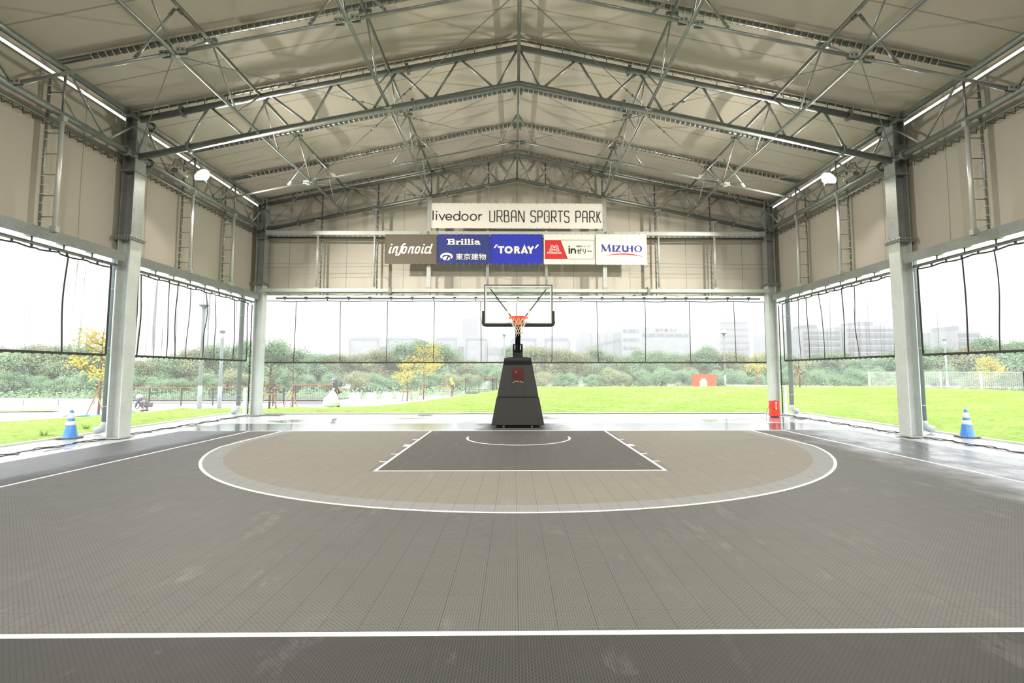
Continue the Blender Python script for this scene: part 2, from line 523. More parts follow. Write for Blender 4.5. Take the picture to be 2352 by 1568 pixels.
# sports tiles with painted lines
def court():
    t = thing('court_tile_mat', 'grey interlocking perforated sports tiles covering the hall floor', 'sports floor', (0, 8, 0))
    mb = MB(); mb.box(-9.42, 9.42, YBACK + .5, 16.32, 0.001, .016)
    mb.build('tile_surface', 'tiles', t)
    Z0, Z1 = .0155, .0185
    def line(name, *boxes):
        m = MB()
        for b in boxes: m.box(*b, Z0, Z1)
        return m.build(name, 'white_line', t)
    line('boundary_line', (-7.5, 7.5, YB - .05, YB), (-7.5, -7.45, YB - 11, YB - .05), (7.45, 7.5, YB - 11, YB - .05))
    line('near_court_line', (-9.42, 9.42, YB - 11.05, YB - 11.0))
    line('key_line', (-2.45, 2.45, YB - 5.8, YB - 5.75), (-2.45, -2.40, YB - 5.75, YB - .05), (2.40, 2.45, YB - 5.75, YB - .05))
    b = []
    for s in (-1, 1):
        for d, w in ((1.88, .05), (2.86, .28), (4.03, .05), (4.9, .05)):
            a, c = sorted((s * 2.45, s * 2.58)); b.append((a, c, YB - d - w / 2, YB - d + w / 2))
    for q in b: line('lane_mark', q)
    def arc(name, r, w, a0, a1, n, cy, tails=None):
        m = MB(); vs = []
        for i in range(n + 1):
            a = a0 + (a1 - a0) * i / n
            for rr in (r, r - w): vs.append((rr * math.cos(a), cy - rr * math.sin(a), Z1))
        m.add(vs, [(2 * i, 2 * i + 1, 2 * i + 3, 2 * i + 2) for i in range(n)])
        for q in tails or (): m.box(*q, Z0, Z1)
        m.build(name, 'white_line', t)
    R0 = YB - 1.575; a = math.acos(6.6 / 6.75)
    yk = R0 - 6.75 * math.sin(a)
    arc('three_point_line', 6.75, .05, a, PI - a, 120, R0,
        ((-6.6, -6.55, yk, YB - .05), (6.55, 6.6, yk, YB - .05)))
    arc('no_charge_arc', 1.30, .05, 0, PI, 48, R0, ((-1.30, -1.25, R0, R0 + .20), (1.25, 1.30, R0, R0 + .20)))
M['white_line'] = plain('white_court_paint', (.86, .86, .84), .5, 0, .05, 30)
court()

# ------------------------------------------------------------------ columns
def column(x, y, s, label, w=.30, d=.38):
    t = thing('steel_column', label, 'column', (x, y, 0), 'hall columns')
    zt = zT(W) + .14
    # H section: two flanges facing in and out of the hall joined by a web
    for nm, a, b, mt in (('lower_shaft', .03, 5.05, 'steel_daylit'), ('upper_shaft', 5.09, zt, 'steel_col')):
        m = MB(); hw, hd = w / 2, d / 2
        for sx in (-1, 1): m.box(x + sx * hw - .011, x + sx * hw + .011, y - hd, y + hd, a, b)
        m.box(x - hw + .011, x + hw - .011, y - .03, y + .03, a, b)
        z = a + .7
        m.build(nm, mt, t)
    m = MB(); m.box(x - w / 2 - .07, x + w / 2 + .07, y - d / 2 - .08, y + d / 2 + .08, .017, .045); m.build('base_plate', 'plate', t)
    m = MB(); 
    for z in (5.035, 5.075): m.box(x - w / 2 - .06, x + w / 2 + .06, y - d / 2 - .08, y + d / 2 + .08, z, z + .032)
    sp = m.build('splice_plate', 'steel', t)
    m = MB()
    for i in range(6):
        for (px, py) in ((x - w / 2 - .03 + i * (w + .06) / 5, y - d / 2 - .05), (x - s * (w / 2 + .03), y - d / 2 - .04 + i * (d + .08) / 5)):
            m.tube((px, py, 5.01), (px, py, 5.135), .014, 6)
    m.each('bolt', 'plate', sp)
    m = MB(); m.box(x - w / 2 - .04, x + w / 2 + .04, y - d / 2 - .05, y + d / 2 + .05, zt, zt + .02); m.build('cap_plate', 'plate', t)
    m = MB()
    zc = zB(W) - .42
    m.box(x - w / 2 - .03, x + w / 2 + .03, y - d / 2 - .03, y + d / 2 + .03, zc, zc + .05); m.build('clamp_band', 'steel', t)
    return t
column(-10.05, Y1 + .08, -1, 'big grey steel column left of the court, nearest on the left side')
column(10.05, Y1 + .08, 1, 'big grey steel column right of the court, nearest on the right side')
column(-9.98, Y2, -1, 'steel column in the far left corner of the hall', .30, .34)
column(9.98, Y2, 1, 'steel column in the far right corner, behind the red extinguisher box', .30, .34)

# ------------------------------------------------------------------ helpers for bolted steel
def bolted_bar(p, q, r, name, parent, mat='steel_mid'):
    p, q = Vector(p), Vector(q); u = (q - p).normalized()
    m = MB(); m.tube(p + u * .10, q - u * .10, r, 8)
    o = m.build(name, mat, parent)
    m = MB(); h = MB()
    up = Vector((0, 1, 0)) if abs(u.y) < .8 else Vector((1, 0, 0))
    for c in (p + u * .07, q - u * .07):
        m.bar(c - u * .085, c + u * .085, .012, .085, up.cross(u))
        for k in (-.035, .035):
            side = u.cross(up.cross(u)).normalized()
            h.tube(c + u * k - side * .014, c + u * k + side * .014, .014, 6)
    pls = m.each('end_plate', 'plate', o)
    for k, hh in enumerate(h.split()): hh.build('bolt', 'bolt', pls[k // 2])
    return o
def flange(c, u, r, parent):
    u = Vector(u).normalized(); c = Vector(c)
    m = MB()
    for k in (-.014, .014): m.tube(c + u * (k - .01), c + u * (k + .01), r * 1.75, 16)
    X = u.orthogonal().normalized(); Yv = u.cross(X)
    for i in range(8):
        a = 2 * PI * i / 8; q = c + (X * math.cos(a) + Yv * math.sin(a)) * r * 1.45
        m.tube(q - u * .045, q + u * .045, .012, 6)
    m.build('flange_joint', 'steel', parent)

# ------------------------------------------------------------------ roof trusses
def roof_truss(y, label, r=.083):
    t = thing('roof_truss', label, 'roof truss', (0, y, zB(0)), 'roof trusses')
    m = MB(); m.path([(-W, y, zT(W)), (0, y, zT(0)), (W, y, zT(W))], r, 14); m.build('top_chord', 'steel', t)
    m = MB(); m.path([(-W, y, zB(W)), (0, y, zB(0)), (W, y, zB(W))], r, 14); m.build('bottom_chord', 'steel', t)
    tops = (0, 1.57, 3.2, 4.88, 6.55, 8.12); bots = (.62, 2.3, 3.9, 5.5, 7.15, 8.75)
    for s in (-1, 1):
        for i in range(6):
            a = (s * (tops[i] + (.05 if i else .03)), y, zT(tops[i]) - r * .6)
            b = (s * (bots[i] - .05), y, zB(bots[i]) + r * .6)
            if i == 5: bolted_bar(a, b, .033, 'bolted_brace', t)
            else: MB().tube(a, b, .033, 8).build('diagonal', 'steel_mid', t)
            if i < 5:
                j = i + 1
                a = (s * (tops[j] - .06), y, zT(tops[j]) - r * .6); b = (s * (bots[i] + .07), y, zB(bots[i]) + r * .6)
                if i == 1: bolted_bar(a, b, .033, 'bolted_brace', t)
                else: MB().tube(a, b, .033, 8).build('diagonal', 'steel_mid', t)
        u = Vector((s, 0, -.2077))
        flange((s * 2.95, y, zT(2.95)), u, r, t); flange((s * 2.78, y, zB(2.78)), u, r, t)
        flange((s * 8.82, y, zT(8.82)), u, r, t); flange((s * 8.60, y, zB(8.60)), u, r, t)
        # cleats where the purlin trusses meet the chords
        for lx in LX:
            for zz in (zT(lx), zB(lx)):
                m = MB(); m.box(s * lx - .012, s * lx + .012, y - .17, y + .17, zz - .07, zz + .07); m.build('cleat', 'plate', t)
roof_truss(Y1, 'heavy tubular roof truss spanning the hall between the two big near columns')
roof_truss(Y2, 'tubular roof truss at the far end in front of the gable wall', .075)

# ------------------------------------------------------------------ purlin trusses along the hall
MID1 = (Y1 + Y2) / 2; MID0 = (Y0 + Y1) / 2
def warren(t, x, ya, top, bot, r, rd, mat='steel', skip=False):
    P = BAY
    m = MB(); m.tube((x, ya + .08, top), (x, ya + P - .08, top), r, 10); m.build('top_chord', mat, t)
    m = MB(); m.tube((x, ya + .08, bot), (x, ya + P - .08, bot), r, 10); m.build('bottom_chord', mat, t)
    for i in range(3):
        a = ya + P * i / 3; b = ya + P * (i + 1) / 3; c = (a + b) / 2
        for (p, q) in (((a + .07), (c - .05)), ((b - .07), (c + .05))):
            MB().tube((x, p, top - r * .5), (x, q, bot + r * .5), rd, 7).build('diagonal', 'steel_mid', t)
def purlin(x, ya, label):
    s = 0 if x == 0 else (1 if x > 0 else -1)
    t = thing('purlin_truss', label, 'purlin truss', (x, ya, zB(x)), 'purlin trusses along the roof')
    warren(t, x, ya, zT(x), zB(x), .040, .022)
    ym = ya + BAY / 2
    for k in (-1, 1):
        e = .75 if x else .60
        xf = x + k * e
        bolted_bar((x + k * .03, ym, zT(x) - .10), (xf, ym, zB(xf) + .05), .024, 'knee_brace', t)
    m = MB()
    for i in (1, 2):
        yy = ya + BAY * i / 3
        m.box(x - .14, x + .14, yy - .04, yy + .04, zT(x) + .03, zT(x) + .055)
        for k in (-.1, .1): m.box(x + k - .03, x + k + .03, yy - .045, yy + .045, zT(x) - .03, zT(x) + .03)
    m.each('saddle_bracket', 'steel', t, 3)
where = {-6.78: 'outer left', -3.41: 'inner left', 0: 'ridge', 3.41: 'inner right', 6.78: 'outer right'}
for x, w in where.items():
    nm = 'under the roof ridge' if x == 0 else '%s, running lengthwise' % w
    purlin(x, Y1, 'slim tubular purlin truss %s, between the two roof trusses' % nm)
    purlin(x, Y0, 'slim tubular purlin truss %s, coming overhead to the nearer roof truss' % nm)
def eave(s, ya, label):
    x = s * W
    t = thing('eave_truss', label, 'eave truss', (x, ya, zB(W)), 'eave trusses')
    warren(t, x, ya + .12, zT(W), zB(W), .078, .026)
    for yy in (ya + .42, ya + BAY - .42):
        flange((x, yy, zT(W)), (0, 1, 0), .078, t); flange((x, yy, zB(W)), (0, 1, 0), .078, t)
eave(-1, Y1, 'eave truss on top of the left wall in the far bay'); eave(1, Y1, 'eave truss on top of the right wall in the far bay')
eave(-1, Y0, 'eave truss at the top left corner of the view, near bay'); eave(1, Y0, 'eave truss at the top right corner of the view, near bay')

def tie(ym, label):
    t = thing('tie_tube', label, 'tie tube', (0, ym, zB(0)), 'cross tie tubes')
    xs = [-W, -6.78, -3.41, 0, 3.41, 6.78, W]
    for a, b in zip(xs, xs[1:]):
        ka = .06; u = 1
        MB().tube((a + ka, ym, zB(a + ka)), (b - ka, ym, zB(b - ka)), .036, 10).build('tube_length', 'steel_mid', t)
    m = MB(); h = MB()
    for a in xs:
        for k in ((-1, 1) if abs(a) < 9 else ((1,) if a < 0 else (-1,))):
            xx = a + k * .16; zz = zB(xx)
            m.box(xx - .09, xx + .09, ym - .055, ym - .040, zz - .055, zz + .055)
            m.box(xx - .09, xx + .09, ym + .040, ym + .055, zz - .055, zz + .055)
            for j in (-.045, .045): h.tube((xx + j, ym - .068, zz), (xx + j, ym + .068, zz), .015, 6)
    ps = m.each('node_plate', 'plate', t)
    for k, hh in enumerate(h.split()): hh.build('bolt', 'bolt', ps[k - k % 2])
tie(MID1, 'thin cross tube between the roof trusses, following the roof slope'); tie(MID0, 'thin cross tube overhead, nearest the top edge of the view')

# thin bracing rods with turnbuckles in the plane of the bottom chords
def rod(a, b, label):
    t = thing('bracing_rod', label, 'bracing rod', a, 'bracing rods')
    A, B = Vector(a), Vector(b); u = (B - A).normalized()
    MB().tube(A + u * .1, B - u * .1, .009, 6).build('rod', 'steel', t)
    c = A.lerp(B, .82); m = MB()
    sd = u.orthogonal().normalized()
    for k in (-1, 1): m.tube(c - u * .13 + sd * .022 * k, c + u * .13 + sd * .022 * k, .007, 6)
    for k in (-1, 1): m.tube(c + u * (.13 * k - .02), c + u * (.13 * k + .02), .03, 8)
    m.build('turnbuckle', 'steel', t)
    m = MB()
    for c in (A + u * .07, B - u * .07): m.bar(c - u * .05, c + u * .05, .07, .012)
    m.each('eye_plate', 'plate', t)
bayname = {1: 'far bay', 0: 'near bay'}
for bay, ym, ends in ((1, MID1, (Y1, Y2)), (0, MID0, (Y1,))):
    for xn, wn in ((-6.78, 'outer left purlin'), (0, 'ridge'), (6.78, 'outer right purlin')):
        for ye in ends:
            tg = [xn - 3.37, xn + 3.37] if xn == 0 else ([-W + .05, -3.41] if xn < 0 else [3.41, W - .05])
            for xe in tg:
                if xn == 0: xe = math.copysign(3.41, xe)
                dy = .12 if ye == Y2 else .12
                e = (xe, ye - dy if ye > ym else ye + dy, zB(xe) - .06)
                side = 'left' if xe < 0 else 'right'
                wh = {3.41: 'inner', 6.78: 'outer'}.get(round(abs(xe), 2), 'column')
                lab = 'thin %s rod, %s to %s %s, %s truss' % (
                    bayname[bay], wn, side, wh, 'far' if ye == Y2 else 'nearer')
                rod((xn, ym, zB(xn) - .05), e, lab)

# ------------------------------------------------------------------ laced membrane tubes
def lacing(mb, pts_fn, L, pitch, r, rr=.006):
    """white cord wrapped round a tube: short half-loops"""
    n = int(L / pitch); run = []
    for i in range(n):
        c, u, up = pts_fn((i + .5) * pitch)
        X = up; Yv = u.cross(up).normalized()
        for k in range(9):
            a = 2 * PI * k / 8
            q = 1.0 + (.35 if k == 4 else 0)
            run.append(c + (X * math.cos(a) + Yv * math.sin(a)) * r * q + u * (k - 4) * .004)
    mb.path(run, rr, 5)
def roof_rib(y, r, label, pitch=.155, stand=0.0):
    t = thing('laced_roof_tube', label, 'roof tube', (0, y, zL(0)), 'laced roof tubes')
    z = lambda x: zL(x) + stand
    m = MB(); m.path([(-W - .17, y, z(W + .17)), (0, y, z(0)), (W + .17, y, z(W + .17))], r, 10); m.build('tube', 'steel', t)
    m = MB()
    for s in (-1, 1):
        u = Vector((s, 0, -.2077)).normalized(); up = Vector((s * .2077, 0, 1)).normalized()
        def fn(d, s=s, u=u, up=up):
            x = s * .12 + u.x * d
            return Vector((x, y, z(x))), u, up
        lacing(m, fn, W - .45, pitch, r + .012, .0115)
    m.each('lacing', 'rope', t)
    if stand > 0 or r < .04:
        m = MB()
        for s in (-1, 1):
            for i in range(1, 17):
                x = s * i * .59
                m.tube((x, y, z(x)), (x, y, zT(x) + .04), .009, 5)
        m.each('stand_off_pin', 'blackrope', t)
roof_rib(Y0 + BAY / 3, .055, 'laced tube under the roof sheet crossing the very top of the view')
roof_rib(Y0 + 2 * BAY / 3, .055, 'laced tube under the roof sheet, first one in front of the nearer truss')
roof_rib(Y1, .026, 'thin laced tube riding on pins above the nearer roof truss', .24, .05)
roof_rib(Y1 + BAY / 3, .055, 'laced tube under the roof sheet just behind the nearer truss', .155)
roof_rib(Y1 + 2 * BAY / 3, .055, 'laced tube under the roof sheet midway to the far gable', .155)
roof_rib(Y2, .026, 'thin laced tube riding above the far roof truss', .24, .05)

# ------------------------------------------------------------------ posts on the walls
def wall_post(s, y, label):
    xs = s * 9.88; xl = s * 10.20
    t = thing('laced_wall_post', label, 'wall post', (xs, y, 4.62), 'laced wall posts')
    m = MB(); m.tube((xs, y, 4.74), (xs, y, zB(W) - .12), .045, 10); m.build('strut', 'steel_pale', t)
    m = MB(); m.tube((xs, y, zB(W) + .06), (xs, y, zT(W) - .06), .026, 8); m.build('upper_strut', 'steel', t)
    m = MB(); m.tube((xl, y, 4.64), (xl, y, 8.12), .026, 8); m.build('laced_tube', 'steel', t)
    m = MB()
    for z in (4.68, zB(W) - .12): 
        m.box(xs - .07, xs + .07, y - .05, y + .05, z - .06, z + .06)
    m.each('end_bracket', 'plate', t)
    z = 4.95
    while z < 8.0:
        MB().tube((xs, y, z), (xl, y, z), .011, 6).build('rung', 'steel', t); z += .46
    m = MB()
    def fn(d): return Vector((xl, y, 4.75 + d)), Vector((0, 0, 1)), Vector((s, 0, 0))
    lacing(m, fn, 3.2, .2, .036, .011)
    m.build('lacing', 'rope', t)
for s, sd in ((-1, 'left'), (1, 'right')):
    for y, w in ((Y0 + 2 * BAY / 3, 'nearest, in front of the big column'), (Y1 + BAY / 3, 'first behind the big column'), (Y1 + 2 * BAY / 3, 'second behind the big column')):
        wall_post(s, y, 'laced ladder-like post on the %s wall, %s' % (sd, w))

def far_post(x, label, kind):
    y = 19.42
    t = thing('gable_post', label, 'wall post', (x, y, 4.86), 'posts on the far wall')
    zt = zB(abs(x)) - .09
    if kind == 'square':
        MB().box(x - .075, x + .075, y - .04, y + .1, 4.87, zt).build('shaft', 'steel_pale', t)
    else:
        r = .045 if kind == 'laced' else .05
        MB().tube((x, y, 4.87), (x, y, zt), r, 10).build('shaft', 'steel_pale', t)
    m = MB(); m.tube((x, 19.82, 4.7), (x, 19.82, zM(x) - .15), .028, 8); m.build('laced_tube', 'steel', t)
    m = MB()
    def fn(d): return Vector((x, 19.82, 4.8 + d)), Vector((0, 0, 1)), Vector((0, 1, 0))
    lacing(m, fn, zM(x) - 5.1, .2, .038, .011)
    m.build('lacing', 'rope', t)
    z = 5.1
    while z < zM(x) - .3:
        MB().tube((x, y, z), (x, 19.82, z), .011, 6).build('rung', 'steel', t); z += .46
    m = MB()
    for z in (4.9, zt - .04): m.box(x - .1, x + .1, y - .06, y + .06, z - .035, z + .035)
    m.each('end_bracket', 'plate', t)
for x, k, l in ((-7.78, 'laced', 'far wall post nearest the left corner'), (-5.56, 'laced', 'far wall post just left of the dark grey banner'),
                (-3.44, 'square', 'square far wall post below the dark grey banner'), (-1.15, 'plain', 'white far wall post rising left behind the backboard top'),
                (1.15, 'plain', 'white far wall post rising right behind the backboard top'), (3.44, 'square', 'square far wall post below the white banner with the blue word'),
                (5.56, 'laced', 'far wall post just right of the row of banners'), (7.78, 'laced', 'far wall post nearest the right corner')):
    far_post(x, l, k)

# horizontal rail across the far wall
for a, b, l in ((-9.72, -3.55, 'horizontal box rail on the far wall, left length up to the long white banner'),
                (-3.33, 3.33, 'horizontal box rail on the far wall directly under the long white banner'),
                (3.55, 9.72, 'horizontal box rail on the far wall, right length beyond the long white banner')):
    t = thing('wall_rail', l, 'wall rail', ((a + b) / 2, 19.36, 7.06), 'rail lengths on the far wall')
    MB().box(a, b, 19.31, 19.41, 6.98, 7.13).build('rail', 'steel_pale', t)
    m = MB(); 
    for x in (a + .1, b - .1): m.box(x - .14, x + .14, 19.295, 19.425, 6.96, 7.15)
    m.each('end_cleat', 'plate', t)
    m = MB(); m.path([(a + (b - a) * i / 60, 19.44, 6.93 + (.04 if i % 2 else -.03)) for i in range(61)], .01, 4)
    m.tube((a, 19.46, 6.90), (b, 19.46, 6.90), .03, 8)
    m.build('lacing_tube', 'blackrope', t)
# laced rails at the foot of the eave trusses
for s, sd in ((-1, 'left'), (1, 'right')):
    for ya, w in ((Y1, 'far bay'), (Y0, 'near bay')):
        t = thing('laced_wall_rail', 'dark laced rail below the eave truss on the %s wall, %s' % (sd, w), 'wall rail', (s * 10.18, ya, 7.0), 'laced rails on the side walls')
        MB().tube((s * 10.18, ya + .25, 7.10), (s * 10.18, ya + BAY - .25, 7.10), .03, 8).build('tube', 'steel', t)
        n = 56; MB().path([(s * (10.17 if i % 2 else 10.27), ya + .3 + (BAY - .6) * i / n, 7.08 if i % 2 else 6.99) for i in range(n + 1)], .0085, 4).build('lacing', 'blackrope', t)

# stay wires across the far wall
for s, sd in ((-1, 'left'), (1, 'right')):
    t = thing('stay_wire', 'thin stay wires from the far %s corner column to the banners' % sd, 'wire', (s * 9.8, 19.3, 5.85))
    m = MB()
    for z0, z1 in ((5.83, 5.86), (5.66, 5.74)):
        m.tube((s * 9.8, 19.30, z0), (s * 5.1, 19.30, z1), .006, 5)
    m.each('wire', 'steel', t)

# ------------------------------------------------------------------ girts, tracks, curtains, nets
def side_girt(s, ya, yb, label):
    t = thing('side_girt', label, 'girt beam', (s * 9.96, (ya + yb) / 2, 4.5), 'girt beams')
    m = MB()
    a, b = sorted((s * 9.90, s * 9.93)); m.box(a, b, ya, yb, 4.42, 4.66)          # visible flange
    a, b = sorted((s * 9.93, s * 10.02)); m.box(a, b, ya, yb, 4.53, 4.56)         # web
    m.build('beam', 'steel', t)
    y = ya + .35
    while y < yb - .1:
        m = MB(); a, b = sorted((s * 10.0, s * 10.34)); m.box(a, b, y - .09, y + .09, 4.50, 4.53)
        m.tube((s * 10.24, y, 4.36), (s * 10.24, y, 4.5), .018, 6)
        m.build('hanger_bracket', 'steel', t); y += .76
def track(s, ya, yb, label):
    x = s * 10.26
    t = thing('curtain_track', label, 'curtain track', (x, (ya + yb) / 2, 4.38), 'curtain tracks')
    m = MB(); m.box(x - .035, x + .035, ya, yb, 4.345, 4.405); m.build('rail', 'steel', t)
    m = MB(); y = ya + .2
    while y < yb: m.box(x - .012, x + .012, y - .02, y + .02, 4.29, 4.35); y += .42
    m.each('hook', 'bolt', t)
for s, sd in ((-1, 'left'), (1, 'right')):
    side_girt(s, Y1 + .22, Y2 - .2, 'girt beam over the clear curtain on the %s side, far bay' % sd)
    side_girt(s, Y0 + .22, Y1 - .22, 'girt beam over the clear curtain on the %s side, near bay' % sd)
    track(s, Y1 + .05, Y2 + .2, 'curtain track on the %s side, far bay' % sd)
    track(s, Y0, Y1 - .02, 'curtain track on the %s side, near bay' % sd)
t = thing('far_girt', 'wide flat girt beam across the far wall above the clear curtain', 'girt beam', (0, 19.4, 4.8), 'girt beams')
for a, b in ((-9.82, -4.95), (-4.9, 5.05), (5.1, 9.82)):
    m = MB(); m.box(a, b, 19.27, 19.285, 4.73, 4.86); m.box(a, b, 19.285, 19.62, 4.785, 4.80); m.box(a, b, 19.62, 19.635, 4.73, 4.86)
    m.build('beam_length', 'steel_pale', t)
for x in (-4.92, 5.08):
    m = MB(); m.box(x - .02, x + .02, 19.25, 19.65, 4.66, 4.95); m.box(x + .02, x + .08, 19.25, 19.6, 4.70, 4.88); m.build('splice', 'steel', t)
m = MB()
for i in range(9):
    x = -8.8 + i * 2.2
    m.bar((x - 1.0, 19.64, 4.72), (x - .1, 19.9, 4.66), .05, .008); m.bar((x + 1.0, 19.64, 4.72), (x + .1, 19.9, 4.66), .05, .008)
m.each('strap', 'steel', t)
t = thing('curtain_track', 'long curtain track under the far girt beam', 'curtain track', (0, 19.92, 4.58), 'curtain tracks')
MB().box(-9.55, 9.75, 19.89, 19.95, 4.54, 4.60).build('rail', 'steel', t)
m = MB(); x = -9.2
while x < 9.6: m.box(x - .05, x + .05, 19.84, 19.97, 4.60, 4.63); m.box(x - .015, x + .015, 19.9, 19.94, 4.49, 4.54); x += .84
m.each('hanger', 'bolt', t, 2)

def smoothn(v): return noise.noise(Vector((v, 3.1, 7.7)))
def side_curtain(s, ya, yb, seams, label, amp, nsed):
    x0 = s * 10.37
    t = thing('clear_curtain', label, 'clear curtain', (x0, (ya + yb) / 2, 4.3), 'clear vinyl curtains')
    zt, zb = 4.33, 2.09
    rnd = random.Random(nsed)
    fol = [(rnd.uniform(ya, yb), rnd.uniform(.03, .07), rnd.choice((-1, 1)) * rnd.uniform(.4, 1), rnd.uniform(-.15, .15)) for _ in range(int((yb - ya) * 3.2))]
    def X(y, z):
        v = (z - zb) / (zt - zb); env = .35 + .65 * v
        e = .06 * smoothn(y * .9 + nsed) * env
        for c, w, h, dr in fol:
            d = (y - c - dr * (1 - v)) / w
            if abs(d) < 3: e += amp * h * math.exp(-d * d) * (.25 + .75 * abs(math.sin(2.1 * v + c * 5)))
        return x0 + s * e
    sag = lambda y: -.035 * abs(math.sin(PI * (y - ya) / .84))
    m = MB(); n = int((yb - ya) / .035)
    m.grid(lambda u, v: (X(ya + (yb - ya) * u, zb + (zt - zb) * v), ya + (yb - ya) * u, zb + (zt - zb) * v + sag(ya + (yb - ya) * u) * v), n, 26)
    m.build('clear_sheet', 'vinyl', t)
    def band(name, pts, w):
        m = MB()
        for a, b in zip(pts, pts[1:]): m.bar(a, b, w, .012, (s, 0, 0))
        m.build(name, 'hem', t)
    N = int((yb - ya) / .12)
    band('top_hem', [(X(y, zt), y, zt + sag(y)) for y in [ya + (yb - ya) * i / N for i in range(N + 1)]], .035)
    band('bottom_hem', [(X(y, zb) - s * .01, y, zb) for y in [ya + (yb - ya) * i / N for i in range(N + 1)]], .055)
    for k, yy in enumerate(seams):
        wob = rnd.uniform(-.05, .05)
        pts = []
        for i in range(15):
            v = i / 14; z = zb + (zt - zb) * v; y = yy + wob * math.sin(PI * v) + .03 * math.sin(5 * v + k)
            pts.append((X(y, z) - s * .012, y, z))
        band('seam_band', pts, .022 if k % 2 else .034)
    for yy in (ya, yb):
        band('side_hem', [(X(yy, zb + (zt - zb) * i / 8) - s * .01, yy, zb + (zt - zb) * i / 8) for i in range(9)], .05)
    m = MB(); y = ya + .1
    while y < yb: m.box(x0 - .02, x0 + .02, y - .012, y + .012, zb - .045, zb - .02); y += .22
    m.each('net_clip', 'bolt', t)
side_curtain(-1, Y1 + .2, Y2 - .15, (13.8, 14.95, 15.35, 15.92, 16.75, 17.4, 18.5), 'clear vinyl curtain on the left side between the big column and the far corner', .09, 3)
side_curtain(1, Y1 + .2, Y2 - .15, (13.75, 15.2, 15.8, 16.95, 17.75, 18.3), 'clear vinyl curtain on the right side between the big column and the far corner', .09, 5)
side_curtain(-1, Y0, Y1 - .08, (8.4, 9.5, 11.5), 'clear vinyl curtain at the left edge, in front of the big column', .09, 8)
side_curtain(1, Y0, Y1 - .08, (9.2, 10.7, 11.45), 'clear vinyl curtain at the right edge, in front of the big column', .09, 12)
t = thing('clear_curtain', 'long flat clear vinyl curtain across the open far side', 'clear curtain', (0, 20.0, 4.5), 'clear vinyl curtains')
FXS = (-10.02, -8.83, -7.0, -5.18, -3.31, -1.42, -.03, 1.39, 3.245, 5.12, 6.94, 8.755, 9.98)
fz = lambda x: 4.475 + .012 * math.sin(x * 3.1) - .03 * max(0, 1 - abs(x + 9.1) / .5)
m = MB(); m.grid(lambda u, v: (-10.02 + 20.0 * u, 20.05 + .018 * math.sin(30 * u * 3) * math.sin(PI * v), 2.03 + (fz(-10.02 + 20 * u) - 2.03) * v), 200, 8)
m.build('clear_sheet', 'vinyl_flat', t)
m = MB()
for i in range(80):
    a = -10.02 + .25 * i; m.bar((a, 20.035, fz(a)), (a + .25, 20.035, fz(a + .25)), .012, .03, (0, 0, 1))
m.build('top_hem', 'hem', t)
MB().box(-10.05, 9.98, 20.02, 20.045, 2.005, 2.055).build('bottom_hem', 'hem', t)
for k, x in enumerate(FXS):
    if k in (0, 12):
        MB().box(x - .02, x + .02, 20.02, 20.045, 2.03, 4.45).build('side_hem', 'hem', t); continue
    lean = .04 * math.sin(k * 2.2)
    m = MB(); pts = [(x + lean * v + .03 * math.sin(PI * v) * (1 if k % 2 else -1) * .3, 20.035, 2.05 + 2.42 * v) for v in [i / 10 for i in range(11)]]
    for a, b in zip(pts, pts[1:]): m.bar(a, b, .012, .024, (1, 0, 0))
    m.build('seam_band', 'hem', t)
m = MB(); x = -9.9
while x < 9.9: m.box(x - .012, x + .012, 20.02, 20.04, 1.975, 2.0); x += .33
m.each('net_clip', 'bolt', t)

def net_side(s, ya, yb, label):
    x = s * 10.38
    t = thing('safety_net', label, 'safety net', (x, (ya + yb) / 2, 0), 'safety nets')
    m = MB(); m.grid(lambda u, v: (x + s * .05 * math.sin(11 * u) * math.sin(PI * v), ya + (yb - ya) * u, .03 + 2.03 * v), 40, 6)
    m.build('mesh', 'net', t)
    r = random.Random(ya * 10 + s)
    for j in range(2):
        pts = [(x - s * (.12 + .10 * j + .09 * math.sin(i * .9 + j * 2) + r.uniform(-.04, .04)), ya + (yb - ya) * i / 44, .02 + .012 * (i % 3 == 0)) for i in range(45)]
        MB().path(pts, .011, 5).build('lead_rope', 'blackrope', t)
for s, sd in ((-1, 'left'), (1, 'right')):
    net_side(s, Y1 + .2, Y2, 'fine safety net below the clear curtain on the %s side, far bay' % sd)
    net_side(s, Y0, Y1 - .1, 'fine safety net below the clear curtain on the %s side, near bay' % sd)
t = thing('safety_net', 'fine safety net below the long clear curtain on the far side', 'safety net', (0, 20.06, 0), 'safety nets')
MB().grid(lambda u, v: (-10 + 20 * u, 20.06, .03 + 1.98 * v), 40, 4).build('mesh', 'net', t)
MB().path([(-9.9 + 19.7 * i / 80, 19.93 + .05 * math.sin(i * .8), .025) for i in range(81)], .012, 5).build('lead_rope', 'blackrope', t)

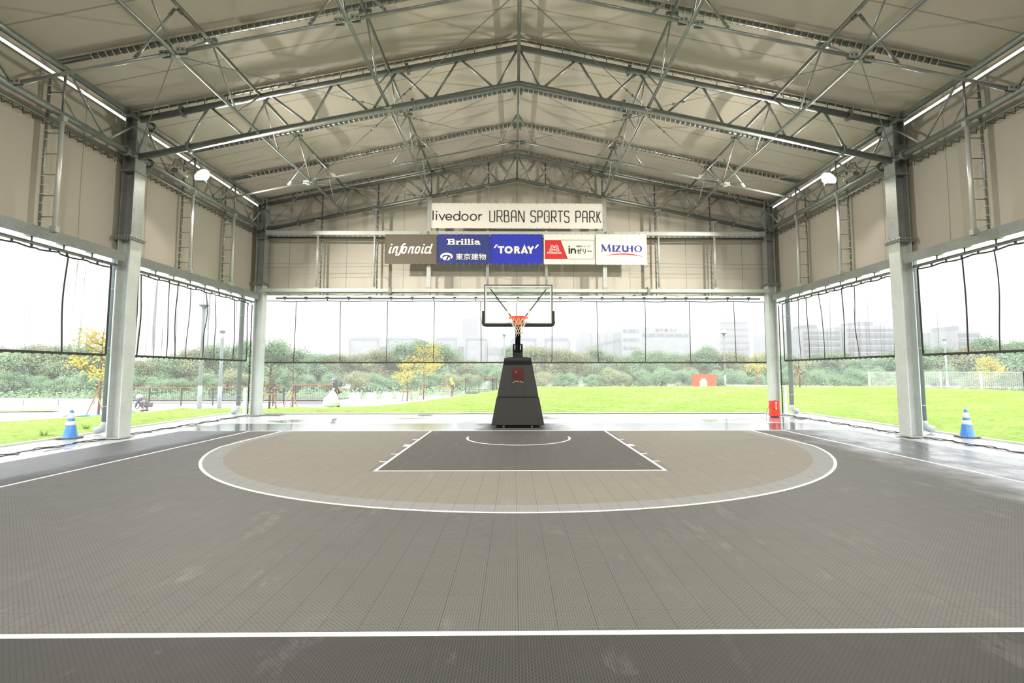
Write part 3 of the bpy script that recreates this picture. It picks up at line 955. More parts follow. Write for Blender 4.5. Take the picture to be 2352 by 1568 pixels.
# guide posts beside the columns and downpipes outside
for s, sd in ((-1, 'left'), (1, 'right')):
    for y, w in ((13.36, 'big'), (Y2 + .4, 'far corner')):
        t = thing('curtain_guide_post', 'pale post outside the %s %s column, at the curtain edge' % (sd, w), 'post', (s * 10.6, y, 0), 'curtain guide posts')
        a, b = sorted((s * 10.56, s * 10.68)); MB().box(a, b, y - .05, y + .05, 0, 1.05 if w == 'far corner' else 4.35).build('post', 'steel_pale', t)
        MB().tube((s * 10.44, y - .12, .03), (s * 10.44, y - .12, 4.3), .022, 8).build('edge_tube', 'hem', t)
        m = MB()
        for z in (.9, 2.1, 3.4): a, b = sorted((s * 10.3, s * 10.58)); m.box(a, b, y - .02, y + .02, z - .012, z + .012)
        m.build('bracket', 'plate', t)
    for y, w in ((13.72, 'beside the big %s column' % sd), (20.22, 'outside the far %s corner' % sd)):
        t = thing('downpipe', 'grey rainwater downpipe %s' % w, 'downpipe', (s * 11.02, y, 0), 'downpipes')
        x = s * 11.02
        MB().tube((x, y, .32), (x, y, 8.2), .085, 14).build('pipe', 'pipe', t)
        MB().path([(x, y, .34), (x, y, .26), (x + s * .05, y, .17), (x + s * .16, y, .12), (x + s * .24, y, .11)], .098, 14).build('outlet_elbow', 'pipe_pale', t)
        for z in (.75, 2.3, 3.9, 5.5):
            m = MB(); m.lathe([(.088, -.012), (.096, -.012), (.096, .012), (.088, .012)], (x, y, z), 16); a, b = sorted((x, s * 10.72)); m.box(a, b, y - .008, y + .008, z - .01, z + .01)
            m.build('pipe_clip', 'plate', t)
M_dummy = None
# ------------------------------------------------------------------ lettering
JIT = [0]
def ribbon(mb, pts, w, y, th=.004, closed=False):
    """mitred flat stroke in the x,z plane; each stroke a hair prouder than the last"""
    JIT[0] = (JIT[0] + 1) % 11; y -= JIT[0] * .0003
    P = [Vector((a, b)) for a, b in pts]; n = len(P); L = []; Rr = []
    for i in range(n):
        a = P[i - 1] if (i > 0 or closed) else None; b = P[(i + 1) % n] if (i < n - 1 or closed) else None
        d1 = (P[i] - a).normalized() if a is not None else None; d2 = (b - P[i]).normalized() if b is not None else None
        d = ((d1 or d2) + (d2 or d1)); d = d.normalized() if d.length > 1e-6 else (d1 or d2)
        nn = Vector((-d.y, d.x)); k = 1.0
        if d1 and d2:
            c = max(.45, nn.dot(Vector((-d1.y, d1.x)))); k = 1 / c
        L.append(P[i] + nn * w / 2 * k); Rr.append(P[i] - nn * w / 2 * k)
    vs = []
    for i in range(n): vs += [(L[i].x, y, L[i].y), (Rr[i].x, y, Rr[i].y), (L[i].x, y + th, L[i].y), (Rr[i].x, y + th, Rr[i].y)]
    fs = []
    for i in range(n if closed else n - 1):
        j = (i + 1) % n; a, b = 4 * i, 4 * j
        fs += [(a, a + 1, b + 1, b), (a + 2, b + 2, b + 3, a + 3), (a, b, b + 2, a + 2), (a + 1, a + 3, b + 3, b + 1)]
    mb.add(vs, fs)
def ell(cx, cz, rx, rz, n=36, a0=0, a1=2 * PI, full=True):
    return [(cx + rx * math.cos(a0 + (a1 - a0) * i / n), cz + rz * math.sin(a0 + (a1 - a0) * i / n)) for i in range(n if full else n + 1)]
def text(body, x0, x1, z0, z1, y, mat, name, parent, off=0.0, rotz=0, at=None):
    cu = bpy.data.curves.new('t', 'FONT'); cu.body = body; cu.extrude = .02; cu.offset = off; cu.resolution_u = 3
    o = bpy.data.objects.new('t', cu); C.objects.link(o)
    dg = bpy.context.evaluated_depsgraph_get(); me = bpy.data.meshes.new_from_object(o.evaluated_get(dg))
    bpy.data.objects.remove(o); bpy.data.curves.remove(cu)
    vs = [tuple(v.co) for v in me.vertices]; fs = [tuple(p.vertices) for p in me.polygons]
    bpy.data.meshes.remove(me)
    if not vs: return
    xa = min(v[0] for v in vs); xb = max(v[0] for v in vs); ya = min(v[1] for v in vs); yb = max(v[1] for v in vs)
    sx = (x1 - x0) / max(1e-6, xb - xa); sz = (z1 - z0) / max(1e-6, yb - ya)
    mb = MB(); mb.add([(x0 + (v[0] - xa) * sx, y - v[2] * .1, z0 + (v[1] - ya) * sz) for v in vs], fs)
    return mb.build(name, mat, parent)

M['ink'] = plain('dark_print', (.022, .02, .016), .7, 0, .05)
M['print_white'] = plain('white_print', (.80, .80, .76), .7, 0, .03)
M['print_blue'] = plain('blue_print', (.045, .04, .33), .7, 0, .05)
M['print_red'] = plain('red_print', (.62, .025, .025), .7, 0, .05)
M['cloth_white'] = plain('white_banner_cloth', (.80, .79, .74), .75, 0, .03, 2)
M['cloth_grey'] = plain('brown_grey_banner_cloth', (.135, .118, .092), .75, 0, .06, 2)
M['cloth_navy'] = plain('navy_banner_cloth', (.028, .042, .22), .7, 0, .1, 2)
M['cloth_blue'] = plain('bright_blue_banner_cloth', (.022, .035, .46), .7, 0, .1, 2)

def banner(x0, x1, z0, z1, cloth, label, wave=.004, y=19.17, nx=11, nz=5, sidelash=False):
    t = thing('banner', label, 'banner', ((x0 + x1) / 2, y, z0), 'banners on the far wall')
    m = MB()
    def f(u, v, d):
        x = x0 + (x1 - x0) * u; z = z0 + (z1 - z0) * v
        e = wave * (math.sin(9 * u + 5 * v) * .6 + math.sin(21 * u * v + 2) * .4) * math.sin(PI * min(1, v * 1.2))
        return (x, y + e * .5 + d, z)
    m.grid(lambda u, v: f(u, v, 0), 40, 12); m.grid(lambda u, v: f(u, v, .006), 40, 12)
    m.build('cloth', cloth, t)
    m = MB(); hw = .035
    for a, b, c, d in ((x0, x1, z0, z0 + hw), (x0, x1, z1 - hw, z1), (x0, x0 + hw, z0 + hw, z1 - hw), (x1 - hw, x1, z0 + hw, z1 - hw)): m.box(a, b, y - .008, y - .005, c, d)
    m.build('hem', cloth, t)
    g = MB(); 
    for i in range(nx + 1):
        x = x0 + .03 + (x1 - x0 - .06) * i / nx
        for z, dz in ((z1 - .02, .09), (z0 + .02, -.09)):
            g.tube((x, y - .014, z), (x, y - .011, z), .013, 8); g.tube((x, y - .012, z), (x, y + .02, z + dz), .005, 4)
    for j in range(1, nz):
        z = z0 + (z1 - z0) * j / nz
        for x, dx in ((x0 + .02, -.06), (x1 - .02, .06)):
            dx = dx * (4 if (sidelash and ((sidelash < 0) == (dx < 0))) else .6)
            g.tube((x, y - .012, z), (x + dx, y + .01, z), .0045, 4)
    g.each('lashing', 'tie_yellow', t, 2)
    return t
YT = 19.1635   # face of the print
# --- long white banner
T0 = banner(-3.32, 3.327, 7.205, 8.20, 'cloth_white', 'long white banner with dark words livedoor URBAN SPORTS PARK, top of far wall', .003, nx=26, nz=4)
LB = lambda a, b: ((a - 70) / 2190 * 6.647 - 3.32, 8.2 - (b - 64) * .003115)
mb = MB(); w = .043
def S(*pts, w=w, closed=False, m=None): ribbon(m or mb, [LB(*p) for p in pts], w, YT, closed=closed)
S((90, 160), (90, 280)); S((133, 202), (133, 280)); mb.ext([LB(135 + 9 * math.cos(i), 172 + 9 * math.sin(i)) for i in [k * PI / 5 for k in range(10)]], YT, .004)
S((166, 203), (204, 276), (242, 203))
S(*[(291 + 37 * math.cos(a), 243 - 37 * math.sin(a)) for a in [i * PI / 12 for i in range(0, 23)]]); S((256, 244), (328, 244))
for cx, r in ((391, 38), (497, 39), (605, 39)): S(*[(cx + r * math.cos(i * PI / 12), 244 + r * math.sin(i * PI / 12)) for i in range(24)], closed=True)
S((431, 163), (431, 282)); S((676, 204), (676, 283)); S((677, 235), (690, 215), (718, 208))
mb.build('lettering_livedoor'.split('_')[0], 'ink', T0)
GL = {'U': [[(0, 1), (0, .12), (.12, 0), (.88, 0), (1, .12), (1, 1)]],
 'R': [[(0, 0), (0, 1), (.8, 1), (.96, .9), (.96, .55), (.8, .46), (0, .46)], [(.5, .46), (1.08, 0)]],
 'B': [[(0, 0), (0, 1), (.7, 1), (.86, .92), (.86, .6), (.7, .55), (0, .55)], [(.7, .55), (.85, .53), (1, .45), (1, .1), (.85, 0), (0, 0)]],
 'A': [[(0, 0), (0, .84), (.2, 1), (.8, 1), (1, .84), (1, 0)], [(0, .44), (1, .44)]],
 'N': [[(0, 0), (0, 1), (.06, 1), (.94, 0), (1, 0), (1, 1)]],
 'S': [[(1, .85), (.98, .92), (.82, 1), (.18, 1), (0, .9), (0, .64), (.18, .54), (.85, .48), (1, .4), (1, .1), (.82, 0), (.18, 0), (0, .1), (0, .16)]],
 'P': [[(0, 0), (0, 1), (.8, 1), (1, .9), (1, .55), (.8, .46), (0, .46)]],
 'O': [[(.2, 0), (0, .12), (0, .88), (.2, 1), (.8, 1), (1, .88), (1, .12), (.8, 0), (.2, 0)], [(.62, .47), (.72, .53)]],
 'T': [[(0, 1), (1, 1)], [(.5, 1), (.5, 0)]], 'K': [[(0, 0), (0, 1)], [(.95, 1), (.1, .45)], [(.3, .58), (1.05, 0)]]}
mb = MB()
for ch, a, b in (('U', 812, 880), ('R', 905, 975), ('B', 998, 1062), ('A', 1091, 1154), ('N', 1181, 1256), ('S', 1338, 1403), ('P', 1428, 1488), ('O', 1513, 1577),
                 ('R', 1603, 1668), ('T', 1681, 1755), ('S', 1770, 1833), ('P', 1915, 1978), ('A', 2003, 2066), ('R', 2093, 2160), ('K', 2186, 2236)):
    k = (a - 812) / 1424 * 6
    for st in GL[ch]: ribbon(mb, [LB(a + 3 + (b - a - 6) * p, 300 + k - 143 * q) for p, q in st], .037, YT)
mb.build('lettering', 'ink', T0)
# --- row of small banners; FB maps the layout of the row
def FB(zx, zy, ox=870):
    px = ox + zx / 7.35; py = 520 + zy / 7.35
    return (-5.101 + (px - 885) * .016864, 6.97 - (py - 538) * .01697)
FB2 = lambda a, b: FB(a, b, 1180)
def SF(mb, pts, w, F=FB, closed=False): ribbon(mb, [F(*p) for p in pts], w * .0023, YT, closed=closed)
def RC(mb, x0, y0, x1, y1, F=FB): 
    JIT[0] = (JIT[0] + 1) % 11; q = YT - JIT[0] * .0003
    a = F(x0, y0); b = F(x1, y1); mb.box(a[0], b[0], q, YT + .004, b[1], a[1])
def PL(mb, pts, F=FB, y=YT):
    JIT[0] = (JIT[0] + 1) % 11; mb.ext([F(*p) for p in pts], y - JIT[0] * .0003, .004)
t = banner(-5.10, -3.105, 5.80, 6.96, 'cloth_grey', 'dark brown-grey banner with slanted white word infonoid', sidelash=-1, nx=8)
mb = MB(); W_ = 25
def sl(pts, w=W_): SF(mb, pts, w)
def o_(cx): sl([(cx + 30, 350), (cx - 2, 350), (cx - 18, 362), (cx - 42, 438), (cx - 36, 452), (cx - 2, 452), (cx + 14, 440), (cx + 38, 362), (cx + 28, 350)])
def i_(x, dot=True):
    sl([(x + 32, 348), (x, 440), (x + 6, 453), (x + 30, 440)])
    if dot: sl([(x + 38, 322), (x + 46, 300)], 30)
def n_(x): sl([(x, 458), (x + 38, 348)]); sl([(x + 32, 372), (x + 62, 350), (x + 88, 354), (x + 60, 440), (x + 66, 453), (x + 84, 442)])
i_(186); n_(240); o_(440); n_(505); o_(662); i_(728)
sl([(462, 301), (432, 302), (410, 320), (358, 468), (338, 487), (290, 488)]); sl([(372, 350), (432, 350)], 14)
sl([(905, 296), (858, 440), (866, 453), (890, 440)], 27); sl([(866, 352), (826, 350), (808, 362), (784, 438), (792, 452), (822, 452), (848, 438)])
mb.build('lettering', 'print_white', t)
t = banner(-3.083, -1.058, 5.80, 6.97, 'cloth_navy', 'navy blue banner with white word Brillia and four white characters', nx=8)
mb = MB()
RC(mb, 1148, 212, 1250, 228); RC(mb, 1172, 212, 1208, 312); RC(mb, 1156, 296, 1260, 312); RC(mb, 1172, 252, 1250, 266)
SF(mb, [(1240, 220), (1264, 224), (1270, 238), (1262, 253), (1240, 259)], 24); SF(mb, [(1240, 259), (1268, 266), (1278, 282), (1268, 298), (1240, 304)], 26)
RC(mb, 1296, 243, 1330, 253); RC(mb, 1310, 243, 1342, 312); RC(mb, 1296, 301, 1358, 312); SF(mb, [(1338, 266), (1356, 250), (1382, 258)], 18)
for x, dot in ((1393, 1), (1452, 0), (1508, 0), (1565, 1)):
    RC(mb, x, 244 if dot else 212, x + 31, 312); RC(mb, x - 14, 301, x + 44, 312); RC(mb, x - 13, (244 if dot else 212), x + 20, (254 if dot else 222))
    if dot: RC(mb, x, 213, x + 31, 233)
SF(mb, [(1622, 262), (1640, 250), (1672, 250), (1690, 264), (1690, 296), (1714, 307)], 24); SF(mb, [(1688, 274), (1645, 277), (1624, 291), (1640, 305), (1668, 303), (1690, 292)], 16)
mb.build('lettering', 'print_white', t)
mb = MB(); SF(mb, [(1148 + 88 * math.cos(a), 512 - 48 * math.sin(a)) for a in [-.55 + i * (PI + 1.1) / 30 for i in range(31)]], 34)
PL(mb, [(1082, 545), (1092, 525), (1120, 508), (1150, 502), (1168, 505), (1150, 535), (1135, 577), (1100, 568)]); PL(mb, [(1188, 512), (1205, 532), (1208, 555), (1180, 576), (1155, 579), (1175, 550)])
mb.build('logo', 'print_white', t)
text('東京建物', *[v for p in zip(FB(1302, 568), FB(1812, 458)) for v in p], YT, 'print_white', 'lettering', t, .012)
t = banner(-1.030, .985, 5.80, 6.98, 'cloth_blue', 'bright blue banner with bold white word TORAY', nx=8)
mb = MB()
PL(mb, [(1935, 368), (1962, 368), (2015, 306), (1976, 306)]); RC(mb, 2008, 333, 2118, 361); RC(mb, 2045, 333, 2082, 457)
SF(mb, [(2191 + 51 * math.cos(i * PI / 16), 396 + 46 * math.sin(i * PI / 16)) for i in range(32)], 35, closed=True)
RC(mb, 2284, 333, 2318, 458); SF(mb, [(2312, 349), (2345, 349), (2360, 371), (2345, 393), (2312, 393)], 30); SF(mb, [(2338, 396), (2372, 458)], 36)
SF(mb, [(2412, 458), (2457, 340), (2503, 458)], 35); SF(mb, [(2428, 428), (2486, 428)], 24)
SF(mb, [(2518, 335), (2562, 400), (2606, 335)], 36); SF(mb, [(2562, 395), (2562, 458)], 36)
PL(mb, [(2626, 372), (2652, 372), (2708, 306), (2668, 306)])
mb.build('lettering', 'print_white', t)
t = banner(1.036, 3.012, 5.80, 6.985, 'cloth_white', 'white banner with red corner emblem and dark inゼリー lettering', nx=8)
mb = MB(); mb.ext([FB2(*p) for p in [(515, 225), (515, 548), (905, 548), (785, 225)]], YT + .004, .002); mb.build('red_panel', 'print_red', t)
mb = MB()
for a, b in (((785, 226), (1357, 226)), ((1355, 224), (1355, 550)), ((1357, 548), (905, 548)), ((785, 226), (907, 550))): SF(mb, [a, b], 5, FB2)
RC(mb, 925, 360, 949, 456, FB2); PL(mb, [(937 + 13 * math.cos(i * PI / 6), 336 - 13 * math.sin(i * PI / 6)) for i in range(12)], FB2)
RC(mb, 962, 372, 986, 456, FB2); SF(mb, [(978, 392), (998, 381), (1024, 382), (1037, 400), (1037, 456)], 25, FB2)
mb.build('lettering', 'ink', t)
text('ゼリー', *[v for p in zip(FB2(1062, 457), FB2(1316, 368)) for v in p], YT, 'ink', 'lettering', t, .022)
text('10秒チャージ', *[v for p in zip(FB2(1058, 352), FB2(1286, 313)) for v in p], YT, 'ink', 'lettering', t, .004)
text('MORINAGA', *[v for p in zip(FB2(562, 461), FB2(806, 427)) for v in p], YT, 'print_white', 'lettering', t, .03)
mb = MB()
def PW(pts, w=5):
    for sg in (-1, 1): ribbon(mb, [FB2(684 + sg * (684 - a), b) for a, b in pts], w * .0023, YT)
PW([(598, 415), (630, 318), (650, 311), (668, 322), (676, 338)]); PW([(610, 415), (636, 335), (652, 326), (664, 345)])
PW([(626, 415), (646, 352), (660, 372), (650, 415)]); PW([(598, 415), (650, 415)]); PW([(640, 400), (655, 380), (672, 405)])
mb.ext([FB2(684 + 13 * math.cos(i * PI / 6), 392 - 16 * math.sin(i * PI / 6)) for i in range(12)], YT - .001, .003)
mb.ext([FB2(684 + 17 * math.cos(i * PI / 6), 350 - 14 * math.sin(i * PI / 6)) for i in range(12)], YT - .001, .003)
mb.build('emblem', 'print_white', t)
t = banner(3.045, 5.034, 5.79, 6.99, 'cloth_white', 'white banner with blue word MIZUHO over a thin red curve', sidelash=1, nx=8)
mb = MB(); F = FB2
SF(mb, [(1488, 418), (1500, 312)], 10, F); SF(mb, [(1494, 304), (1552, 416)], 32, F); SF(mb, [(1552, 416), (1612, 304)], 10, F); SF(mb, [(1606, 304), (1624, 420)], 30, F)
for a, b, y in ((1474, 1512, 304), (1594, 1636, 304), (1476, 1502, 418), (1604, 1644, 418)): SF(mb, [(a, y), (b, y)], 9, F)
RC(mb, 1668, 314, 1702, 424, F); SF(mb, [(1660, 317), (1710, 317)], 8, F); SF(mb, [(1660, 421), (1710, 421)], 8, F)
SF(mb, [(1716, 322), (1806, 322)], 14, F); SF(mb, [(1792, 322), (1728, 416)], 30, F); SF(mb, [(1714, 418), (1812, 416)], 14, F)
SF(mb, [(1845, 316), (1845, 392), (1862, 414), (1895, 418), (1915, 408)], 28, F); SF(mb, [(1828, 318), (1864, 318)], 8, F)
RC(mb, 1908, 316, 1938, 424, F); RC(mb, 1982, 316, 2014, 424, F); SF(mb, [(1930, 366), (1990, 366)], 12, F)
o = ell(2102, 372, 66, 58, 40); i2 = ell(2102, 372, 37, 48, 40)
vs = [(F(*p)[0], YT, F(*p)[1]) for p in o] + [(F(*p)[0], YT, F(*p)[1]) for p in i2]
mb.add(vs, [(i, (i + 1) % 40, 40 + (i + 1) % 40, 40 + i) for i in range(40)])
mb.build('lettering', 'print_blue', t)
mb = MB(); up = []; lo = []
for i in range(31):
    v = i / 30; x = 1540 + 680 * v; y = 492 - 150 * v * (1 - v) * .9 + 30 * v * v * v + 0 * v; th = 22 * math.sin(PI * min(1, v * .95 + .03)) ** 1.2
    up.append(F(x, y - th / 2)); lo.append(F(x, y + th / 2))
mb.add([(p[0], YT, p[1]) for p in up + lo], [(i, i + 1, 32 + i, 31 + i) for i in range(30)])
mb.build('red_curve', 'print_red', t)

# ------------------------------------------------------------------ basketball stand
YBB = YB - 1.2
def hoop():
    t = thing('basketball_stand', 'black wheeled basketball stand with glass backboard and orange rim at mid court end', 'basketball hoop', (0, YB + .64, 0.017))
    f = YB + .63     # front bottom edge of the cabinet
    def prof(z):     # half width and front face y at height z
        k = (z - .12) / (2.08 - .12)
        return .765 + (.405 - .765) * k, f + .30 * k
    def slab(name, z0, z1, mat, back=2.25, grow=0.0):
        m = MB(); (w0, y0), (w1, y1) = prof(z0), prof(z1); w0 += grow; w1 += grow; y0 -= grow; y1 -= grow
        yb0 = f + back; yb1 = f + back - .75 * ((z1 - .12) / 1.96)
        yb0 = f + back - .75 * ((z0 - .12) / 1.96)
        v = [(-w0, y0, z0), (w0, y0, z0), (w0, yb0, z0), (-w0, yb0, z0), (-w1, y1, z1), (w1, y1, z1), (w1, yb1, z1), (-w1, yb1, z1)]
        m.add(v, [(0, 3, 2, 1), (4, 5, 6, 7), (0, 1, 5, 4), (1, 2, 6, 5), (2, 3, 7, 6), (3, 0, 4, 7)])
        o = m.build(name, mat, t)
        bv = o.modifiers.new('b', 'BEVEL'); bv.width = .012; bv.segments = 2
        return o
    slab('lower_pad', .10, .90, 'black', grow=.012); up = slab('upper_pad', .915, 2.08, 'black')
    # seam lines of the front pad and door
    m = MB()
    for s in (-1, 1):
        for z0, z1 in ((.93, 1.55),): m.bar((s * .175, prof(z0)[1] - .002, z0), (s * .175, prof(z1)[1] - .002, z1), .008, .006)
    m.bar((-.39, prof(1.88)[1] - .002, 1.83), (.39, prof(1.88)[1] - .002, 1.83), .006, .008)
    m.build('pad_seams', 'seamblack', up)
    # score display
    z0, z1 = 1.36, 1.80
    v = [(-.172, prof(z0)[1] - .006, z0), (.172, prof(z0)[1] - .006, z0), (.172, prof(z1)[1] - .006, z1), (-.172, prof(z1)[1] - .006, z1)]
    m = MB(); m.add(v + [(a, b + .02, c) for a, b, c in v], [(0, 1, 2, 3), (7, 6, 5, 4), (0, 4, 5, 1), (1, 5, 6, 2), (2, 6, 7, 3), (3, 7, 4, 0)])
    d = m.build('display_window', 'display', up)
    m = MB(); 
    for i, (a, b) in enumerate(((-.115, -.045), (-.03, .045), (.06, .115))): 
        n = 5
        for k in range(n): m.box(a + (b - a) * k / n + .002, a + (b - a) * (k + .75) / n, prof(1.375)[1] - .011, prof(1.375)[1] - .007, 1.372, 1.388)
    m.build('small_print', 'print_white', d)
    m = MB(); m.ext([(-.07, 1.655), (-.062, 1.68), (-.045, 1.672), (-.055, 1.66), (-.04, 1.64), (-.06, 1.645)], prof(1.66)[1] - .010, .003); m.build('red_light', 'redlight', d)
    m = MB(); m.box(-.172, -.10, prof(1.33)[1] - .01, prof(1.33)[1], 1.335, 1.348); m.box(.10, .172, prof(1.33)[1] - .01, prof(1.33)[1], 1.335, 1.348); m.build('latch', 'plate', up)
    m = MB(); m.box(-.28, .30, f + .42, f + 1.2, 2.08, 2.11); m.box(-.34, -.26, f + .38, f + .46, 2.08, 2.10); m.box(.26, .34, f + .38, f + .46, 2.08, 2.10); m.build('top_cover', 'black', t)
    for x in (-.68, -.42, .42, .68):
        m = MB(); m.box(x - .03, x + .03, f + .10, f + .18, .04, .10); 
        m.tube((x - .03, f + .12, .055), (x + .03, f + .12, .055), .036, 12); m.build('castor', 'plate', t)
    m = MB(); m.box(-.6, .6, f + .1, f + 2.0, .045, .10); m.build('chassis', 'black_metal', t)
    # boom
    base = Vector((0, f + .75, 2.0)); mid = Vector((0, f + .30, 2.55)); top = Vector((0, YBB + .55, 3.02))
    m = MB(); m.bar(base, mid, .15, .16, (1, 0, 0)); m.bar(mid, top, .13, .15, (1, 0, 0)); m.build('boom', 'black_metal', t)
    m = MB()
    for s in (-1, 1): m.bar((s * .125, f + .62, 2.06), (s * .125, f + .30, 2.50), .03, .05, (1, 0, 0)); m.tube((-.15, f + .30, 2.49), (.15, f + .30, 2.49), .018, 8)
    m.box(-.13, .13, f + .45, f + .65, 2.05, 2.33)
    m.build('lift_linkage', 'black_metal', t)
    m = MB(); m.box(-.16, .16, YBB + .06, YBB + .56, 2.93, 3.12); m.build('head_box', 'black_metal', t)
    # board
    zb, zt = 2.90, 3.95
    m = MB(); m.box(-.875, .875, YBB, YBB + .012, zb + .02, zt - .02); g = m.build('glass_board', 'glass', t)
    m = MB(); e = .028
    for a, b, c, d2 in ((-.90, .90, zt - e, zt), (-.90, .90, zb, zb + e), (-.90, -.90 + e, zb + e, zt - e), (.90 - e, .90, zb + e, zt - e)): m.box(a, b, YBB - .01, YBB + .03, c, d2)
    m.build('board_frame', 'frame_brown', t)
    m = MB(); e2 = .03; k = .03
    for a, b, c, d2 in ((-.90 + k, .90 - k, zt - k - e2, zt - k), (-.90 + k, .90 - k, zb + k, zb + k + e2), (-.90 + k, -.90 + k + e2, zb + k + e2, zt - k - e2), (.90 - k - e2, .90 - k, zb + k + e2, zt - k - e2)): m.box(a, b, YBB - .004, YBB - .001, c, d2)
    m.build('border_line', 'white_paint', g)
    m = MB(); a0, a1, c0, c1, e3 = -.30, .295, 3.05, 3.50, .045
    for a, b, c, d2 in ((a0, a1, c1 - e3, c1), (a0, a1, c0, c0 + .02), (a0, a0 + e3, c0 + .02, c1 - e3), (a1 - e3, a1, c0 + .02, c1 - e3)): m.box(a, b, YBB - .004, YBB - .001, c, d2)
    m.build('target_square', 'white_paint', g)
    for s in (-1, 1):
        m = MB(); x = s * .775; m.box(x - .07, x + .07, YBB - .006, YBB - .002, 3.862, 3.895); p = m.build('corner_plate', 'black_metal', g)
        m = MB()
        for i in range(5): m.box(x - .058 + i * .024, x - .042 + i * .024, YBB - .009, YBB - .006, 3.868, 3.889)
        m.build('small_print', 'print_white', p)
        MB().tube((s * .74, YBB + .03, 3.84), (s * .12, YBB + .45, 3.06), .016, 8).build('brace_rod', 'black_metal', t)
    # padding of the lower edge
    m = MB()
    m.path([(-.925, YBB, 3.25), (-.925, YBB, 2.93), (-.90, YBB, 2.885), (-.86, YBB, 2.875), (.86, YBB, 2.875), (.90, YBB, 2.885), (.925, YBB, 2.93), (.925, YBB, 3.25)], [.028] + [.038] * 6 + [.028], 10)
    m.build('edge_padding', 'black', t)
    # rim
    cy = YBB - .15 - .225; zr = 3.045
    m = MB(); m.path([(.235 * math.cos(2 * PI * i / 40), cy + .235 * math.sin(2 * PI * i / 40), zr) for i in range(40)], .012, 8, closed=True)
    rim = m.build('rim', 'orange', t)
    m = MB(); m.box(-.10, .10, YBB - .15, YBB - .03, zr - .02, zr + .035); m.box(-.085, .085, YBB - .12, YBB - .01, zr - .17, zr - .01)
    for s in (-1, 1): m.bar((s * .09, YBB - .13, zr - .02), (s * .17, cy + .14, zr - .01), .02, .035)
    m.path([(.226 * math.cos(2 * PI * i / 40), cy + .226 * math.sin(2 * PI * i / 40), zr - .025) for i in range(40)], .009, 6, closed=True)
    m.build('rim_bracket', 'orange', rim)
    # net: 12 loops
    m = MB(); N = 12; lev = [(0, .225), (.10, .20), (.18, .155), (.26, .12), (.33, .10), (.40, .095)]
    rnd = random.Random(4)
    for k in range(N):
        for dr in (-1, 1):
            pts = []
            for j, (dz, r) in enumerate(lev):
                a = 2 * PI * (k + (j % 2) * .5 * dr + .5 * (0)) / N
                pts.append((r * math.cos(a) + rnd.uniform(-.006, .006), cy + r * math.sin(a), zr - .02 - dz + rnd.uniform(-.006, .006)))
            m.path(pts, .0055, 5)
        a = 2 * PI * k / N; m.tube((.095 * math.cos(a), cy + .095 * math.sin(a), zr - .42), (.12 * math.cos(a), cy + .12 * math.sin(a), zr - .47 - .02 * (k % 3)), .0055, 5)
    m.build('net', 'netcord', rim)
M['seamblack'] = plain('seam_black', (.006, .006, .006), .6)
M['frame_brown'] = plain('dark_board_frame', (.05, .042, .04), .5)
M['display'] = plain('dark_red_display', (.055, .004, .005), .2, 0, .1, 8)
M['redlight'] = emit('red_indicator', (1, .02, .04), 1.2)
hoop()

# ------------------------------------------------------------------ floodlights
M['lamp'] = emit('floodlight_face', (1.0, .93, .82), LAMP_E)
M['lamp_house'] = plain('lamp_housing', (.34, .33, .30), .4, .5)
def flood(s, y, label=None, vis=True):
    p = Vector((s * 9.42, y, 7.50)) if vis else Vector((s * 3.41, y, zB(3.41) - .25)); d = Vector((-s * .80, -.12, -.72)).normalized() if vis else Vector((-s * .12, .30, -1)).normalized()
    t = thing('floodlight', label, 'lamp', p, 'floodlights')
    m = MB(); m.lathe([(.0, -.20), (.07, -.20), (.085, -.12), (.11, -.09), (.215, -.02), (.235, .06), (.230, .085), (.222, .06), (.212, .0)], p, 28, d); m.build('housing', 'lamp_house', t)
    m = MB(); m.lathe([(.0, .045), (.08, .04), (.15, .028), (.20, .008), (.205, .0)], p, 28, d); m.build('lens', 'lamp', t)
    m = MB(); sd = d.cross(Vector((0, 0, 1))).normalized()
    m.path([p + sd * .235, p + sd * .24 - Vector((0, 0, .16)), p - Vector((0, 0, .2)), p - sd * .24 - Vector((0, 0, .16)), p - sd * .235], .012, 6)
    m.box(p.x - .12, p.x + .12, p.y - .1, p.y + .1, p.z - .21, p.z - .17)
    m.build('yoke', 'steel', t)
    m = MB(); q = p + Vector((s * .25, -.55, -.22)); m.box(q.x - .08, q.x + .10, q.y - .22, q.y + .22, q.z - .02, q.z + .10)
    m.build('ballast_box', 'lamp_house', t)
    m = MB(); m.path([q + Vector((0, -.2, .04)), q + Vector((0, -.28, .2)), q + Vector((0, -.2, .38)), q + Vector((0, 0, .42)), q + Vector((0, .2, .3)), p - d * .18], .009, 6); m.build('cable', 'black', t)
flood(-1, 14.65, 'lit round floodlight at the eave of the left wall'); flood(1, 14.68, 'lit round floodlight at the eave of the right wall')
for s, sd in ((-1, 'left'), (1, 'right')): flood(s, 1.25, 'added out-of-view floodlight hung from the inner %s purlin above the camera' % sd, False)  # extra lamps put above the camera to brighten the middle of the court

